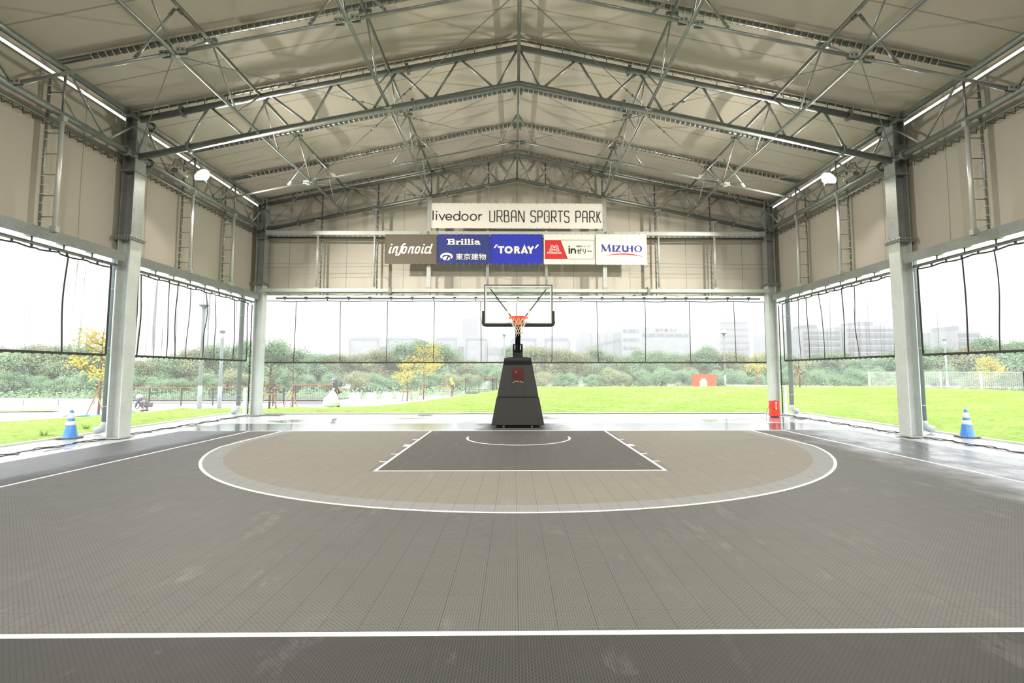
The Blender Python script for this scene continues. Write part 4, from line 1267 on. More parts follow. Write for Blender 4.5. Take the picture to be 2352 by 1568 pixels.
# ------------------------------------------------------------------ extinguisher box
t = thing('extinguisher_box', 'red standing extinguisher box with white characters at the far right column', 'extinguisher box', (9.47, 18.6, 0))
x0, x1, y0, y1, zt = 9.33, 9.60, 18.47, 18.72, .60
o = MB().box(x0, x1, y0, y1, .03, zt).build('cabinet', 'red', t); b = o.modifiers.new('b', 'BEVEL'); b.width = .008
m = MB(); m.box(x0 + .02, x1 - .02, y0 - .012, y0 - .001, .06, zt - .03); d = m.build('door', 'red', t)
m = MB(); m.box(x0 + .055, x0 + .10, y0 - .02, y0 - .012, .285, .345); m.build('handle', 'bolt', d)
for i, ch in enumerate('消火器'): text(ch, 9.435, 9.505, .485 - i * .095, .555 - i * .095, y0 - .0145, 'print_white', 'lettering', d, .02)
m = MB(); m.box(x0 + .03, x1 - .03, y0 + .02, y1 - .02, 0, .03); m.build('plinth', 'black', t)
m = MB(); m.box(x0 + .12, x1 - .08, y0 + .05, y0 + .12, zt, zt + .02); m.build('top_clip', 'red', t)
t = thing('cable', 'thin cord curving down to the floor beside the red box', 'cord', (9.3, 18.6, 0))
MB().path([(9.33, 18.6, .42), (9.26, 18.6, .36), (9.19, 18.6, .25), (9.165, 18.6, .12), (9.17, 18.6, .02)], .006, 5).build('cord', 'blackrope', t)

# ------------------------------------------------------------------ traffic cones
M['cone_blue'] = plain('cone_blue', (.03, .23, .66), .35, 0, .08, 4)
M['cone_base'] = plain('cone_base_black', (.05, .05, .055), .7)
def cone(x, y, rz, label):
    t = thing('traffic_cone', label, 'traffic cone', (x, y, 0), 'blue and white cones')
    m = MB(); c, s = math.cos(rz), math.sin(rz)
    pts = [(-.21, -.17), (-.17, -.21), (.17, -.21), (.21, -.17), (.21, .17), (.17, .21), (-.17, .21), (-.21, .17)]
    pw = [(x + a * c - b * s, y + a * s + b * c) for a, b in pts]
    n = 8
    m.add([(a, b, .001) for a, b in pw] + [(a, b, .035) for a, b in pw], [tuple(reversed(range(n))), tuple(range(n, 2 * n))] + [(i, (i + 1) % n, n + (i + 1) % n, n + i) for i in range(n)])
    m.build('base', 'cone_base', t)
    r = lambda z: .155 - (z - .035) / .665 * .120
    m = MB(); m.lathe([(r(.035) + .02, .035), (r(.05), .055), (r(.36), .36), (r(.49), .49), (r(.62), .62), (r(.695), .695), (.028, .712), (.0, .714)], (x, y, 0), 28)
    m.build('body', 'cone_blue', t)
    for a, b in ((.335, .435), (.50, .635)):
        m = MB(); m.lathe([(r(a), a), (r(a) + .003, a), (r(b) + .003, b), (r(b), b)], (x, y, 0), 28); m.build('white_band', 'white_paint', t)
cone(-11.22, 12.9, .25, 'blue and white traffic cone on the left, beside the big left column')
cone(11.34, 12.75, -.2, 'blue and white traffic cone on the right, at the lawn edge')

# small things on the columns
t = thing('column_rope', 'black rope with yellow tie hanging down the big right column', 'rope', (9.97, 13.16, .66))
MB().path([(10.2, 13.5, 4.3), (10.14, 13.42, 3.0), (10.08, 13.34, 2.0), (10.0, 13.2, 1.3), (9.97, 13.16, 1.0)], .010, 6).build('cord', 'blackrope', t)
m = MB(); m.path([(9.97, 13.16, 1.0), (9.93, 13.14, .96), (9.97, 13.14, .92), (9.94, 13.16, .66)], .012, 6); m.path([(9.97, 13.16, 1.0), (9.90, 13.14, .93), (9.94, 13.15, .86)], .012, 6); m.build('loose_end', 'tie_yellow', t)
t = thing('column_rope', 'black rope hanging down the big left column to the floor', 'rope', (-9.9, 12.9, .1))
MB().path([(-9.90, 13.08, 4.25), (-9.88, 13.1, 3.2), (-9.92, 13.12, 2.2), (-9.90, 13.1, 1.2), (-9.96, 13.12, .8), (-9.90, 13.1, .35), (-9.93, 13.12, .03)], .010, 6).build('cord', 'blackrope', t)
# ------------------------------------------------------------------ terrain outside
def sstep(v): v = max(0.0, min(1.0, v)); return v * v * (3 - 2 * v)
def zt(x, y):
    d = max(y - 20.4, abs(x) - 11.6, 0)
    base = -.40 * sstep(d / 10.5) - .20 * sstep((d - 12) / 18)
    fx = sstep((x + 8.5) / 11.0)
    up = 1.01 * fx * sstep(d / 10.5)
    dn = -1.0 * fx * sstep((d - 13) / 24)
    return base + up + dn
def ground():
    mb = MB()
    xs = [-300, -160, -90, -60] + [-50 + 1.5 * i for i in range(68)] + [60, 90, 160, 300]
    ys = [-60, -30, -14, -5, 5, 12] + [16 + 1.5 * i for i in range(36)] + [80, 110, 160, 300, 420]
    vs = [(x, y, (zt(x, y) - .05) if not (abs(x) < 11.7 and y < 20.45) else -.25) for y in ys for x in xs]
    n = len(xs); fs = []
    for j in range(len(ys) - 1):
        for i in range(n - 1): fs.append((j * n + i, j * n + i + 1, (j + 1) * n + i + 1, (j + 1) * n + i))
    mb.add(vs, fs, True); mb.build('ground', 'paving', kind='structure')
M['paving'] = plain('pale_paving', (.55, .55, .54), .75, 0, .08, .6)
ground()
def lawn():
    K = [(-11.6, -12), (-11.6, 5), (-11.6, 20.4), (0, 20.4), (11.6, 20.4), (11.6, 5), (11.6, -12)]
    O = [(-22, -12), (-21.5, 8), (-20.8, 20.5), (-18.3, 23.4), (-13.5, 26.2), (-9.7, 29.4), (-5.4, 34), (2, 42), (20, 46), (38, 42), (42, 25), (42, 5), (42, -12)]
    # matched parameters so the strips fan round the corner
    def samp(P, prm, q):
        for i in range(len(P) - 1):
            if q <= prm[i + 1]:
                t = (q - prm[i]) / (prm[i + 1] - prm[i]); return (P[i][0] + (P[i + 1][0] - P[i][0]) * t, P[i][1] + (P[i + 1][1] - P[i][1]) * t)
        return P[-1]
    kp = [0, .15, .30, .52, .74, .87, 1]
    op = [0, .15, .26, .31, .37, .43, .50, .58, .66, .74, .82, .92, 1]
    N, Mm = 620, 150
    def f(u, v):
        a = samp(K, kp, u); b = samp(O, op, u); w = v ** 1.5
        x = a[0] + (b[0] - a[0]) * w; y = a[1] + (b[1] - a[1]) * w
        e = .075 * noise.noise(Vector((x * .9, y * .9, 0))) + .035 * noise.noise(Vector((x * 3.3, y * 3.3, 4)))
        env = min(1, v * 12)
        return (x, y, zt(x, y) + .012 + (e + .03) * env)
    mb = MB(); mb.grid(f, N, Mm)
    tag(mb.build('lawn', 'grass', kind='stuff'), 'bright green lawn round the hall, rising to a low mound on the right', 'lawn')
lawn()
def strip(name, x0, x1, y0, y1, mat, dz, kind='structure', nx=60, ny=8):
    m = MB(); m.grid(lambda u, v: (x0 + (x1 - x0) * u, y0 + (y1 - y0) * v, zt(x0 + (x1 - x0) * u, y0 + (y1 - y0) * v) + dz), nx, ny)
    return m.build(name, mat, kind=kind)
strip('canal_bank', -90, -14, 38, 70, 'dark_gravel', .02)
tag(strip('verge_grass', -60, -24.6, 27.2, 28.0, 'grass', .04, 'stuff', 60, 3), 'thin strip of grass between the pale paths on the left', 'grass')

# ------------------------------------------------------------------ trees
def leafmesh(name, lobes, nleaf, size, leafm, seed, flat=.75, trunk=None, core=True):
    rnd = random.Random(seed); mb = MB()
    for (c, r) in lobes:
        n = int(nleaf * r * r)
        for _ in range(n):
            u = rnd.uniform(-1, 1); a = rnd.uniform(0, 2 * PI); q = math.sqrt(1 - u * u)
            d = Vector((q * math.cos(a), q * math.sin(a), u)); rr = r * rnd.uniform(.5, 1.08)
            p = Vector(c) + Vector((d.x * rr, d.y * rr, d.z * rr * flat))
            nn = (d + Vector((rnd.uniform(-.8, .8), rnd.uniform(-.8, .8), rnd.uniform(-.3, .9)))).normalized()
            t = nn.orthogonal().normalized(); b = nn.cross(t); s = size * rnd.uniform(.6, 1.3)
            k = rnd.uniform(0, PI); t, b = t * math.cos(k) + b * math.sin(k), b * math.cos(k) - t * math.sin(k)
            mb.add([p - t * s, p - b * s * .55 + nn * s * .12, p + t * s, p + b * s * .55 + nn * s * .12], [(0, 1, 2, 3)], True)
        if core:
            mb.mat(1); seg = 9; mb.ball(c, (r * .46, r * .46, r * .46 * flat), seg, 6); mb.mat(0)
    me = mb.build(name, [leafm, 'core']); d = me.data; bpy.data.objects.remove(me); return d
def crown(seed, w, h, n, r0, r1):
    rnd = random.Random(seed); L = []
    for i in range(n):
        a = rnd.uniform(0, 2 * PI); q = math.sqrt(rnd.random()); z = rnd.uniform(.22, 1)
        env = math.sqrt(max(0.05, 1 - ((z - .5) / .58) ** 2))
        L.append(((w * q * env * math.cos(a), w * q * env * math.sin(a), h * z), rnd.uniform(r0, r1)))
    return L
VAR = []
for i, (lm, w, h, n) in enumerate((('leaf', 2.6, 5.4, 17), ('leaf', 3.1, 5.0, 19), ('leaf', 2.3, 5.8, 16), ('leaf_brown', 2.7, 5.2, 17), ('leaf_brown', 2.9, 4.8, 17))):
    VAR.append(leafmesh('foliage', crown(i + 3, w, h, n, .95, 1.55), 430, .092, lm, i))
mb = MB(); rr = random.Random(2)
mb.tube((0, 0, -.6), (0.1, 0, 3.2), .16, 8, .09)
for k in range(5): a = k * 1.3; mb.tube((0.05, 0, 1.4 + .25 * k), (1.4 * math.cos(a), 1.4 * math.sin(a), 3.0 + .2 * k), .07, 6, .03)
to = mb.build('trunk', 'bark'); TRUNK = to.data; bpy.data.objects.remove(to)
M['weed'] = plain('weed_green', (.26,.42,.09), .8, 0, .3, 20)
KIND = ['dark green tree', 'broad green tree', 'tall green tree', 'brown-tinged tree', 'olive yellowish tree']
def tree_at(x, y, z, v, s, rz, label, group='trees behind the park', sz=1.0):
    t = thing('tree', label, 'tree', (x, y, z), group); t.scale = (s, s, s * sz); t.rotation_euler = (0, 0, rz)
    for nm, me in (('foliage', VAR[v]), ('trunk', TRUNK)):
        o = bpy.data.objects.new(nm, me); C.objects.link(o); o.parent = t
    return t
# skyline of the tree belt, bearing (as x/y) and crown height in metres at its distance
SKY = [(-1.10, 4.9, 46), (-1.03, 4.6, 46), (-.965, 5.0, 47), (-.90, 5.3, 48), (-.845, 4.9, 49), (-.795, 4.7, 50), (-.745, 4.6, 51), (-.70, 4.3, 52), (-.655, 4.5, 53), (-.61, 5.2, 54), (-.565, 5.1, 55),
       (-.52, 6.0, 56), (-.478, 6.2, 56), (-.435, 5.6, 57), (-.395, 5.4, 57), (-.355, 5.0, 58), (-.315, 5.2, 57), (-.272, 6.0, 57), (-.235, 5.4, 58), (-.195, 6.1, 56), (-.155, 5.9, 57), (-.118, 5.0, 58), (-.078, 3.6, 59),
       (-.042, 3.2, 60), (.0, 4.9, 59), (.04, 5.2, 59), (.08, 5.2, 59), (.122, 4.9, 60), (.165, 5.0, 60), (.205, 4.8, 60), (.25, 5.1, 60), (.292, 5.2, 60), (.335, 5.0, 60), (.378, 5.0, 60), (.42, 5.0, 59),
       (.465, 4.8, 59), (.51, 4.9, 58), (.555, 4.7, 58), (.60, 4.4, 58), (.648, 4.5, 57), (.695, 4.3, 56), (.745, 4.5, 55), (.795, 5.4, 54), (.845, 5.8, 53), (.895, 6.1, 52), (.95, 6.3, 51), (1.005, 6.3, 50), (1.06, 6.2, 49)]

ORD = ['first', 'second', 'third', 'fourth', 'fifth', 'sixth', 'seventh', 'eighth', 'ninth', 'tenth', 'eleventh', 'twelfth']
SEAMX = [-.5135 - .003, -.4465, -.355, -.2645, -.1705, -.0760, -.0055, .0695, .1625, .2555, .3465, .4370, .505]
def zone(b):
    """which opening of the hall a bearing is seen through"""
    if b < -.80: return 'in the left edge opening'
    if b < -.52: return 'between the two left columns'
    for i in range(12):
        if b < SEAMX[i + 1]: return 'by the %s far curtain panel' % ORD[i]
    if b < .515: return 'beside the far right column'
    if b < .77: return 'between the two right columns'
    return 'in the right edge opening'
PEND = []
def plan(b, what, row): PEND.append([b, what, row, zone(b)]); return PEND[-1]
rnd = random.Random(11)
rows = []
for i, (b, h, d) in enumerate(SKY):
    if b > -.45: h = 1.66 + (h - 1.66) * (d + 7) / d; d += 7
    v = 3 if (-.33 < b < -.22 or .02 < b < .13) else rnd.choice((0, 1, 2, 0, 1, 4, 3))
    top = {0: 6.6, 1: 6.2, 2: 7.0, 3: 6.4, 4: 6.0}[v]
    rows.append((b, d, v, (h + .75) / top * rnd.uniform(.86, 1.12), 'back row'))
for i in range(46):
    b = -1.08 + i * .0475 + rnd.uniform(-.01, .01); d = 47 + 4 * math.cos(b * 1.2) - (0 if abs(b) < .7 else 4)
    if b < -.6: d = 44
    elif b > -.03: d = 57
    elif b > -.5: d = 53
    v = rnd.choice((0, 1, 1, 4, 2)); top = {0: 6.6, 1: 6.2, 2: 7.0, 3: 6.4, 4: 6.0}[v]
    h = rnd.uniform(2.8, 3.8) * (1.0 if b > -.6 else .9)
    rows.append((b, d, v, h / top, 'low front row'))
lab = {}
for r in rows: lab.setdefault((KIND[r[2]], r[4], zone(r[0])), []).append(r)
for (kind, row, zn), L in lab.items():
    L.sort(key=lambda r: r[0])
    for k, (b, d, v, s, _) in enumerate(L):
        x = b * d; o = '' if len(L) == 1 else ', %s from left' % ORD[k]
        tree_at(x, d, zt(x, d) - (.5 if 'front' in row else .3), v, s, rnd.uniform(0, 6.28), '%s, %s, %s%s' % (kind, row, zn, o), 'trees behind the park', .95)

# undergrowth in front of the belt: nobody could count it
def undergrowth():
    mb = MB(); rnd = random.Random(5)
    for i in range(20000):
        b = rnd.uniform(-1.12, 1.08)
        d = (53.0 if b > -.03 else 47.5 if b > -.19 else 41.0 if b > -.5 else 43.5) + rnd.uniform(0, 4) - (4 if b < -.6 else 0); x = b * d; z0 = zt(x, d)
        p = Vector((x, d, z0 - .1 + abs(rnd.gauss(0, .38)) + .2 * noise.noise(Vector((x * .5, 0, 0)))))
        nn = Vector((rnd.uniform(-1, 1), rnd.uniform(-1, 0), rnd.uniform(0, 1))).normalized(); t = nn.orthogonal().normalized(); bb = nn.cross(t); s = rnd.uniform(.05, .13)
        mb.add([p - t * s, p - bb * s * .6, p + t * s, p + bb * s * .6], [(0, 1, 2, 3)], True)
    tag(mb.build('undergrowth', 'leaf', kind='stuff'), 'tangled green undergrowth along the foot of the tree belt', 'undergrowth')
undergrowth()

# ------------------------------------------------------------------ young trees tied to stakes
def sapling(x, y, h, w, leaf, label, seed, stakes='cross', nl=900, grp='young staked trees'):
    z = zt(x, y); t = thing('young_tree', label, 'tree', (x, y, z), grp); rnd = random.Random(seed)
    m = MB(); tips = []
    m.path([(x, y, z - .05), (x + .02, y, z + h * .3), (x - .03, y, z + h * .6), (x + .02, y, z + h * .95)], [.055, .045, .03, .01], 7)
    for k in range(13):
        a = rnd.uniform(0, 2 * PI); z0 = z + h * rnd.uniform(.32, .8); L = w * rnd.uniform(.5, 1.0) * (1.15 - (z0 - z) / h * .6)
        e = (x + L * math.cos(a), y + L * math.sin(a), z0 + L * rnd.uniform(.5, 1.0)); md = (x + L * .45 * math.cos(a), y + L * .45 * math.sin(a), z0 + L * .2)
        m.path([(x, y, z0), md, e], [.022, .015, .006], 5); tips += [md, e]
        for q in range(2):
            b = a + rnd.uniform(-.9, .9); e2 = (md[0] + .5 * L * math.cos(b), md[1] + .5 * L * math.sin(b), md[2] + .4 * L); m.path([md, e2], [.010, .004], 4); tips.append(e2)
    m.build('trunk_and_branches', 'bark', t)
    if leaf:
        m = MB()
        for _ in range(nl):
            c = rnd.choice(tips); p = Vector(c) + Vector((rnd.gauss(0, w * .17), rnd.gauss(0, w * .17), rnd.gauss(0, w * .08)))
            nn = Vector((rnd.uniform(-1, 1), rnd.uniform(-1, 1), rnd.uniform(.2, 1))).normalized(); tt = nn.orthogonal().normalized(); b = nn.cross(tt); s = rnd.uniform(.03, .07) * (1 + w * .25)
            m.add([p - tt * s, p - b * s * .6, p + tt * s, p + b * s * .6], [(0, 1, 2, 3)], True)
        m.build('leaves', leaf, t)
    if stakes == 'frame':
        for s in (-1, 1): MB().tube((x + s * .36, y - .05, z - .05), (x + s * .25, y - .05, z + .82), .035, 7).build('stake', 'stake', t)
        MB().tube((x - .40, y - .09, z + .70), (x + .40, y - .09, z + .72), .032, 7).build('cross_bar', 'stake', t)
    elif stakes == 'cross':
        for s, hh in ((-1, 1.35), (1, .95)): MB().tube((x + s * .42, y - .2, z - .05), (x - s * .05, y - .06, z + hh), .024, 7).build('stake', 'stake', t)
        MB().tube((x - .3, y + .4, z - .05), (x + .03, y + .05, z + 1.5), .024, 7).build('stake', 'stake', t)
    return t
sapling(-11.85, 24.5, 2.9, .75, None, 'bare young tree with a timber frame stake beside the far left column', 1, 'frame')
sapling(-12.7, 29.0, 3.6, .8, None, 'bare leaning young tree with crossed stakes in front of the brown railing', 2, 'cross')
sapling(-19.7, 24.2, 4.3, 1.25, 'leaf_yellow', 'young tree with yellow leaves left of the big left column', 3, 'cross', 900)
sapling(-7.15, 39.5, 5.0, 1.55, 'leaf_yellow', 'large yellow-leaved young tree left of the hoop', 4, 'cross', 1500)
sapling(-8.0, 37.5, 3.2, .95, 'leaf_yellow', 'smaller yellow-leaved young tree with frame stakes, left of the large yellow one', 6, 'frame', 700)
sapling(25.0, 52.0, 4.2, 1.5, 'leaf_yellow', 'thin yellowing young tree near the far right corner column', 7, 'cross', 700)
sapling(44.3, 46.5, 3.9, 1.3, 'leaf_yellow', 'young yellow tree behind the mesh fence at the right edge', 8, 'none', 1500)
sapling(19.2, 34.0, 2.4, .5, None, 'thin bare young tree with stakes just right of the far right column', 9, 'cross')

# ------------------------------------------------------------------ railings
def railing(pts, h, label, grp, post=1.5, mat_rail='wood_rail', mat_bar='dark_bars', base=.12, bar=.11, cap=(.12, .06), plinth=None):
    x, y = pts[0]; t = thing('railing', label, 'railing', (x, y, zt(x, y)), grp)
    zz = [zt(*p) for p in pts]; z0 = max(zz)
    m = MB(); low = MB(); bars = MB()
    for (a, b) in zip(pts, pts[1:]):
        m.bar((a[0], a[1], z0 + h), (b[0], b[1], z0 + h), cap[0], cap[1]); low.bar((a[0], a[1], z0 + base), (b[0], b[1], z0 + base), .04, .04)
        L = math.dist(a, b); n = int(L / bar)
        for i in range(n + 1): q = i / n; X = a[0] + (b[0] - a[0]) * q; Y = a[1] + (b[1] - a[1]) * q; bars.tube((X, Y, z0 + base), (X, Y, z0 + h - .03), .009, 4, cap=False)
        k = max(1, round(L / post))
        for i in range(k + 1):
            q = i / k; X = a[0] + (b[0] - a[0]) * q; Y = a[1] + (b[1] - a[1]) * q
            MB().box(X - .03, X + .03, Y - .03, Y + .03, z0 - .1, z0 + h - .03).build('post', mat_bar, t)
    m.build('handrail', mat_rail, t); low.build('bottom_rail', mat_bar, t); bars.build('bars', mat_bar, t)
    if plinth:
        m = MB()
        for (a, b) in zip(pts, pts[1:]): m.bar((a[0], a[1] - .05, z0 - .14), (b[0], b[1] - .05, z0 - .14), .1, .10); m.bar((a[0], a[1], z0 + .02), (b[0], b[1], z0 + .02), .5, .04)
        m.build('deck_edge', plinth, t)
    return t
railing([(-24.9, 32.0), (-15.2, 32.3)], 1.08, 'long brown railing behind the crouching worker, seen between the left columns', 'brown railings', 1.9)
railing([(-15.0, 33.0), (-15.0, 31.5)], 1.06, 'short end return of the brown railing beside the far left column', 'brown railings', 1.5)
railing([(-14.7, 34.0), (-12.3, 34.0)], 1.22, 'brown railing on a deck edge behind the worker with the pale bag', 'brown railings', 1.6, plinth='dark_bars')
railing([(-4.15, 42.0), (-1.9, 42.0), (-1.5, 40.6)], 1.12, 'short brown railing on the deck just left of the hoop', 'brown railings', 1.1, plinth='dark_bars')
def mesh_fence():
    t = thing('mesh_fence', 'tall white mesh fence beyond the mound at the right edge', 'fence', (28.2, 40, .4))
    pts = [(28.2, 40.0), (34.6, 34.0), (42, 27)]
    h = 1.22; z0 = .42
    for (a, b) in zip(pts, pts[1:]):
        L = math.dist(a, b); k = round(L / 1.95); rl = MB(); bars = MB()
        for i in range(k + 1):
            q = i / k; X = a[0] + (b[0] - a[0]) * q; Y = a[1] + (b[1] - a[1]) * q
            MB().box(X - .045, X + .045, Y - .045, Y + .045, z0 - .9, z0 + h + .05).build('post', 'white_paint', t)
        for z, r in ((z0 + h, .03), (z0 + .14, .035), (z0 - .1, .02)): rl.bar((a[0], a[1], z), (b[0], b[1], z), r, r)
        n = 17
        for i in range(n): z = z0 + .14 + (h - .14) * i / n; bars.bar((a[0], a[1], z), (b[0], b[1], z), .008, .012)
        nb = int(L / .10)
        for i in range(nb): q = i / nb; X = a[0] + (b[0] - a[0]) * q; Y = a[1] + (b[1] - a[1]) * q; bars.bar((X, Y, z0 - .5), (X, Y, z0 + h), .006, .006, (1, 0, 0))
        rl.build('rail', 'white_paint', t); bars.build('mesh_panel', 'white_paint', t)
    for X, Y in ((35.9, 32.7), (30.7, 37.6)): MB().box(X - .3, X + .3, Y - .12, Y - .1, z0 - .02, z0 + .25).build('notice_plate', 'white_paint', t)
mesh_fence()
def low_fence():
    t = thing('low_fence', 'long low white railing beyond the mound, between red slatted hut and mesh fence', 'fence', (21, 50, .3))
    a, b = (20.9, 50.0), (28.2, 40.2); z0 = -.25; h = .62
    m = MB(); 
    for z in (z0 + h, z0 + .1): m.bar((a[0], a[1], z + .0), (b[0], b[1], z + .1), .05, .06)
    m.build('rails', 'white_paint', t)
    m = MB(); n = 110
    for i in range(n): q = i / n; X = a[0] + (b[0] - a[0]) * q; Y = a[1] + (b[1] - a[1]) * q; m.box(X - .015, X + .015, Y - .015, Y + .015, z0 + q * .1, z0 + h + q * .1)
    m.build('pickets', 'white_paint', t)
low_fence()
def guard_wall():
    t = thing('guard_wall', 'low white concrete barrier along the canal at the left edge', 'barrier', (-30, 34, -.6))
    a, b = (-60, 36.5), (-25.2, 33.6)
    n = 14
    for i in range(n):
        q0, q1 = i / n, (i + .97) / n; p = (a[0] + (b[0] - a[0]) * q0, a[1] + (b[1] - a[1]) * q0, -.40); r = (a[0] + (b[0] - a[0]) * q1, a[1] + (b[1] - a[1]) * q1, -.40)
        m = MB(); m.bar(p, r, .22, .5); m.bar((p[0], p[1], -.13), (r[0], r[1], -.13), .3, .07); m.build('barrier_block', 'concrete', t)
guard_wall()

# white bench blocks
for i, (x0, x1, w) in enumerate(((-12.45, -11.8, 'leftmost, just right of the worker with the bag'), (-11.19, -10.57, 'second from the left'), (-9.99, -9.37, 'third from the left'), (-8.89, -8.27, 'rightmost, nearest the yellow tree'))):
    z = zt((x0 + x1) / 2, 38.3); m = MB(); m.box(x0, x1, 38, 38.62, z - .02, .10)
    o = m.build('bench_block', 'white_paint', loc=((x0 + x1) / 2, 38.3, z)); bv = o.modifiers.new('b', 'BEVEL'); bv.width = .02; bv.segments = 2
    tag(o, 'white cube seat on the path, %s' % w, 'bench', 'white cube seats')

# red slatted hut with a white unit in front
t = thing('slatted_hut', 'small reddish slatted enclosure on the mound, right of the hoop', 'enclosure', (19.05, 50, .2))
zb = zt(19, 50) - .3; zt2 = 1.42
for k in range(26):
    x = 18.15 + 1.8 * k / 25; MB().box(x - .028, x + .028, 50, 50.04, zb, zt2).build('slat', 'slat_red', t)
for k in range(26):
    pass
m = MB(); m.box(18.12, 19.98, 50.05, 50.10, zt2 - .12, zt2 - .04); m.box(18.12, 19.98, 50.05, 50.10, .3, .38); m.build('frame', 'slat_red', t)
m = MB()
for k in range(20): y = 50.1 + 1.5 * k / 19; m.box(18.12, 18.15, y - .028, y + .028, zb, zt2); m.box(19.95, 19.98, y - .028, y + .028, zb, zt2)
m.box(18.15, 19.95, 51.6, 51.64, zb, zt2)
m.build('side_slats', 'slat_red', t)
t = thing('white_cabinet', 'white stepped cabinet standing in front of the reddish slatted hut', 'cabinet', (18.3, 49, .1))
MB().box(18.03, 18.58, 48.8, 49.2, zt(18.3, 49) - .1, .80).build('body', 'white_paint', t); MB().box(18.17, 18.45, 48.85, 49.15, .80, .99).build('top_box', 'white_paint', t)

# street lamps
def street_lamp(x, y, ztop, label, kind, r=.07):
    z = zt(x, y); t = thing('street_lamp', label, 'street lamp', (x, y, z), 'park lamp posts')
    m = MB(); m.tube((x, y, z - .05), (x, y, z + 1.2), r * 1.25, 12); m.tube((x, y, z + 1.2), (x, y, ztop), r, 12); m.build('pole', 'lamp_pole', t)
    if kind == 'globe':
        m = MB(); m.lathe([(r, 0), (r * 1.3, .10), (.24, .17), (.24, .20), (.05, .21)], (x, y, ztop - .05), 20); m.build('cap_plate', 'pipe', t)
        m = MB(); m.lathe([(.20, .0), (.22, .10), (.20, .22), (.13, .31), (0, .35)], (x, y, ztop + .15), 20); m.build('globe', 'white_plastic', t)
    elif kind == 'sensor':
        m = MB(); m.tube((x, y, ztop), (x, y, ztop + .36), r * .8, 10); m.build('white_section', 'white_plastic', t)
        m = MB(); m.box(x - .1, x + .1, y - .08, y + .08, ztop + .36, ztop + .50); m.build('sensor_box', 'pipe', t)
M['lamp_pole'] = plain('lamp_pole_grey', (.36, .40, .42), .45, .2, .06)
street_lamp(-16.1, 26, 4.95, 'tall street lamp with globe seen left of centre between the left columns', 'globe', .085)
street_lamp(-16.25, 28, 3.45, 'grey pole with a small box on top, just right of the tall left street lamp', 'sensor', .085)
street_lamp(-1.10, 50, 5.2, 'thin street lamp just left of the hoop', 'globe')
street_lamp(17.5, 42, 4.75, 'thin street lamp right of the hoop beside the reddish slatted hut', 'globe')
street_lamp(38.8, 45, 4.1, 'grey pole behind the white mesh fence on the right', 'sensor')

# lawn odds and ends
t = thing('hose', 'loose blue hose lying on the lawn by the left yellow tree', 'hose', (-18.5, 21.8, 0))
for j in range(3):
    pts = [(-19.4 + 2.4 * i / 24, 22.0 + j * .22 + .12 * math.sin(i * .7 + j * 2), zt(-18.5, 22) + .06 + .02 * math.sin(i + j)) for i in range(25)]
    MB().path(pts, .022, 6).build('coil', 'blue_hose', t)
def heap():
    mb = MB()
    for k in range(9):
        a0 = k * .7
        mb.path([(-19.4 + .55 * math.cos(a0 + i * .35) * (1 - k * .06) + .1 * k * .2, 25.0 + .35 * math.sin(a0 + i * .35), zt(-19, 25) + .03 + .035 * k * (.5 + .5 * math.sin(i * .5 + k))) for i in range(16)], .035, 6)
    mb.grid(lambda u, v: (-20.0 + 1.3 * u, 24.7 + .7 * v, zt(-19, 25) + .30 * math.sin(PI * u) ** .7 * math.sin(PI * v) + .03 * math.sin(25 * u + 9 * v)), 24, 12)
    tag(mb.build('green_netting', 'green_net', loc=(-19.4, 25, zt(-19, 25))), 'heap of green netting on the grass beside the crouching worker', 'netting')
heap()
for i, (x, y, w) in enumerate(((-12.4, 14.8, 'behind the left cone, to its right'), (-12.15, 13.2, 'directly beside the left cone'), (-12.25, 11.9, 'left of the left cone'), (-12.9, 12.1, 'further left of the left cone'))):
    rnd2 = random.Random(i); m = MB(); z = zt(x, y)
    for k in range(46):
        a = rnd2.uniform(0, 2 * PI); L = rnd2.uniform(.08, .22); e = rnd2.uniform(.3, 1.0); b0 = (x + .05 * math.cos(a), y + .05 * math.sin(a), z)
        p1 = (x + L * .5 * e * math.cos(a), y + L * .5 * e * math.sin(a), z + L * .7); p2 = (x + L * e * math.cos(a), y + L * e * math.sin(a), z + L * (1.0 if k % 2 else .75))
        m.path([b0, p1, p2], [.005, .004, .0015], 4)
    tag(m.build('weed_tuft', 'weed', loc=(x, y, z)), 'tuft of taller weeds in the lawn %s' % w, 'weed', 'weed tufts')
